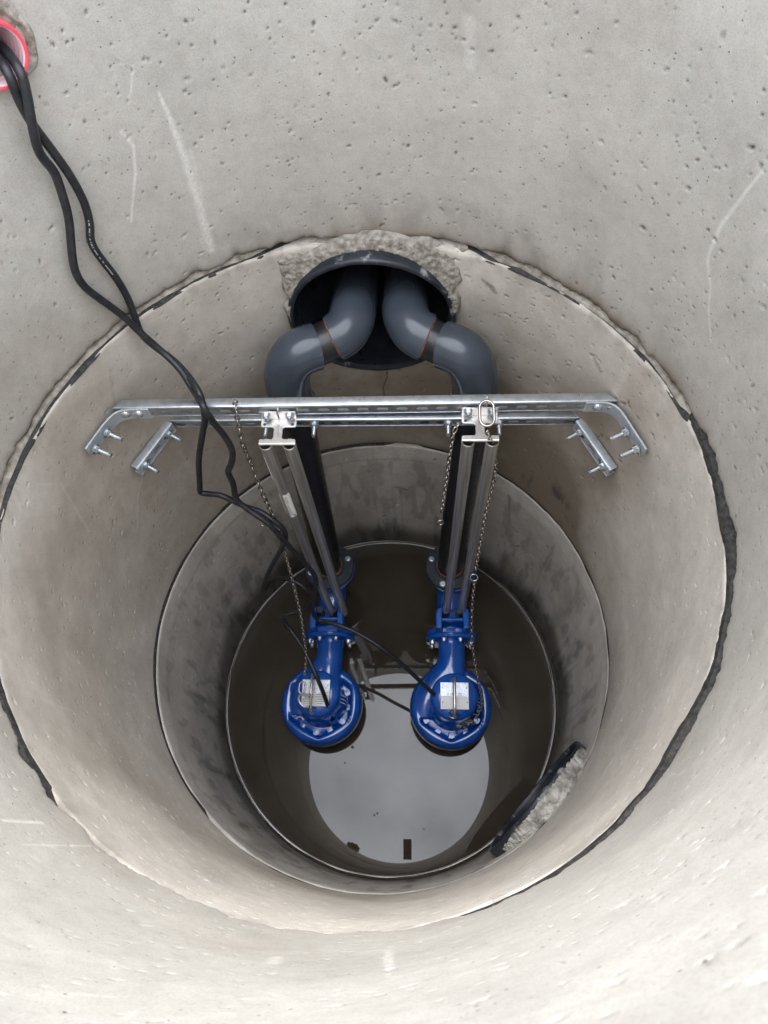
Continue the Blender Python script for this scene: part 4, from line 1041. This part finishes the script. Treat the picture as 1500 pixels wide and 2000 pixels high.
# ------------------------------------------------------------------ cables
CA = [(-0.60, 0.585, 2.585), (-0.56, 0.545, 2.596), (-0.53, 0.505, 2.585), (-0.535, 0.504, 2.545), (-0.535, 0.504, 2.497), (-0.53, 0.51, 2.447), (-0.524, 0.515, 2.393), (-0.522, 0.517, 2.344), (-0.524, 0.516, 2.302), (-0.531, 0.509, 2.263), (-0.539, 0.5, 2.238), (-0.541, 0.497, 2.209), (-0.538, 0.501, 2.165), (-0.533, 0.506, 2.112), (-0.532, 0.507, 2.053), (-0.533, 0.499, 2.001), (-0.535, 0.489, 1.947), (-0.513, 0.477, 1.914), (-0.472, 0.461, 1.873), (-0.435, 0.424, 1.857), (-0.400, 0.372, 1.86), (-0.398, 0.345, 1.805), (-0.429, 0.34, 1.716), (-0.474, 0.335, 1.587), (-0.507, 0.33, 1.456), (-0.519, 0.327, 1.408), (-0.499, 0.325, 1.400), (-0.459, 0.32, 1.401), (-0.424, 0.31, 1.383), (-0.388, 0.3, 1.361), (-0.341, 0.285, 1.357), (-0.309, 0.265, 1.345), (-0.285, 0.255, 1.318), (-0.279, 0.25, 1.261), (-0.303, 0.25, 1.172), (-0.361, 0.25, 1.022), (-0.411, 0.25, 0.882), (-0.461, 0.26, 0.709), (-0.481, 0.28, 0.610), (-0.464, 0.29, 0.639), (-0.432, 0.29, 0.712), (-0.394, 0.285, 0.756), (-0.347, 0.27, 0.794), (-0.307, 0.25, 0.794), (-0.281, 0.235, 0.774), (-0.262, 0.22, 0.723), (-0.274, 0.2, 0.691), (-0.325, 0.19, 0.649), (-0.375, 0.18, 0.641), (-0.396, 0.17, 0.619), (-0.371, 0.14, 0.574), (-0.331, 0.09, 0.564), (-0.294, 0.03, 0.539), (-0.258, -0.04, 0.524), (-0.238, -0.09, 0.438), (-0.231, -0.125, 0.341), (-0.230, -0.142, 0.205)]
CB = [(-0.60, 0.61, 2.58), (-0.55, 0.56, 2.594), (-0.513, 0.513, 2.586), (-0.516, 0.502, 2.551), (-0.525, 0.488, 2.509), (-0.54, 0.487, 2.451), (-0.539, 0.499, 2.401), (-0.544, 0.494, 2.353), (-0.553, 0.485, 2.3), (-0.57, 0.464, 2.24), (-0.58, 0.452, 2.195), (-0.58, 0.452, 2.149), (-0.568, 0.466, 2.089), (-0.547, 0.476, 2.025), (-0.526, 0.474, 1.966), (-0.492, 0.465, 1.903), (-0.453, 0.435, 1.873), (-0.424, 0.395, 1.84), (-0.383, 0.330, 1.87), (-0.377, 0.327, 1.807), (-0.366, 0.33, 1.732), (-0.358, 0.32, 1.67), (-0.375, 0.315, 1.608), (-0.394, 0.31, 1.567), (-0.393, 0.305, 1.505), (-0.4, 0.292, 1.430), (-0.364, 0.272, 1.389), (-0.312, 0.245, 1.353), (-0.29, 0.235, 1.273), (-0.265, 0.23, 1.169), (-0.24, 0.22, 1.084), (-0.224, 0.215, 0.998), (-0.227, 0.21, 0.906), (-0.249, 0.2, 0.821), (-0.266, 0.195, 0.739), (-0.272, 0.185, 0.641), (-0.259, 0.175, 0.585), (-0.205, 0.16, 0.596), (-0.144, 0.14, 0.596), (-0.076, 0.11, 0.582), (-0.008, 0.07, 0.565), (0.058, 0.03, 0.513), (0.117, -0.01, 0.453), (0.168, -0.045, 0.39), (0.216, -0.08, 0.342), (0.263, -0.11, 0.285), (0.307, -0.13, 0.250), (0.332, -0.144, 0.205)]
def cable(pts, label):
    P = relax(catmull(pts, 7), 4)
    t = bpy.data.objects.new('power_cable', None); t.location = P[0]; C.objects.link(t); tag(t, label, 'cable', 'black pump cables')
    m = MB(); m.tube([p - P[0] for p in P], .0086, 14); m.build('sheath', M['cable'], t, smooth=80); return t, P
tca, PA = cable(CA, 'black power cable kinked sharply below the beam and ending at the left pump')
tcb, PB = cable(CB, 'black power cable that arches over the water and ends at the right pump')
m = MB()                       # small pale print running along the sheath
camp = Vector((.143, -.625, 3.33))
for i in range(60, 88):
    a, b = PA[i], PA[i + 1]; d = (b - a); to = (camp - a).normalized(); n = (to - d.normalized() * to.dot(d.normalized())).normalized(); s_ = d.normalized().cross(n)
    for k in range(2):
        c = a.lerp(b, .2 + .5 * k) + n * .0085 + s_ * .0012 - PA[0]
        if random.random() < .75:
            q = Matrix(((d.normalized().x, s_.x, n.x, c.x), (d.normalized().y, s_.y, n.y, c.y), (d.normalized().z, s_.z, n.z, c.z), (0, 0, 0, 1)))
            m.box((0, 0, 0), (d.length * .22, .0022, .0006), 0, q)
m.build('sheath_print', M['inkw'], tca, smooth=0, kind='stuff')

# ------------------------------------------------------------------ corrugated pink conduit
nrm = Vector((CX, CY, 0))
t = empty('conduit', cond_c - nrm * .022, 'pink red corrugated conduit end in the upper left wall with two black cables coming out', 'conduit')
cond_rot = align((0, 0, 0), nrm)
prof = [(.0525, .10)]
z = .09
while z > .02: prof += [(.0525, z), (.0495, z - .004), (.0495, z - .009), (.0525, z - .012)]; z -= .015
prof += [(.052, .006), (.0512, .0), (.0480, -.001), (.0455, .001)]
m = MB(); m.lathe(prof, 48, cond_rot, close=False); m.build('outer_wall', M['red'], t, smooth=60)
prof = [(.0457, .0012)]; z = .004
while z < .085: prof += [(.0435, z), (.0457, z + .004), (.0457, z + .007), (.0435, z + .011)]; z += .013
m = MB(); m.lathe(prof, 48, cond_rot, close=False); m.build('ribbed_lining', M['redin'], t, smooth=60)
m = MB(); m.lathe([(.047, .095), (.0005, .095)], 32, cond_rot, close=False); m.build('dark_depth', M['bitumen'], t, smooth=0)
def ins_c(D, Z, nn):
    d = np.hypot((D - 135.3) * .0134, Z - cond_c.z)
    return np.minimum(.070 + nn * .03 - d, d - .047)
rough_patch('mortar_smear', 'lumpy grey mortar ring around the pink conduit', 'mortar', 'mortar', 130, 145, 2.50, 2.71, ins_c, lambda D, Z: .001 + 0 * D, 620, 110, 110, base_r=.766, amp=.008)

# ------------------------------------------------------------------ the smartphone that took the picture (seen only mirrored in the water)
m = MB(); m.box((0, 0, 0), (.072, .16, .008)); o = m.build('smartphone', M['phone'], None, smooth=30, bevel=.003)
o.location = (.03, -.640, 3.42); tag(o, 'black smartphone held above the shaft, mirrored in the water', 'phone')

m = MB(); rg = random.Random(4); n = 26
vs = []
for i in range(7):
    for k in range(n):
        a = 2 * PI * k / n; ph = PI * i / 6; r = (.022 + .012 * rg.random()) * math.sin(ph) + .0005
        vs.append((r * math.cos(a) * 1.8, r * math.sin(a), .022 * math.cos(ph) + .004 * rg.random()))
m.add(vs, [(i * n + k, i * n + (k + 1) % n, (i + 1) * n + (k + 1) % n, (i + 1) * n + k) for i in range(6) for k in range(n)])
o = m.build('soil_clod', M['soil'], None, smooth=60); o.location = (-.40, -.635, ZT + .012); o.rotation_euler = (0, 0, R_(-30))
tag(o, 'small soil clod lying on the rim of the shaft, mirrored in the water', 'soil clod')
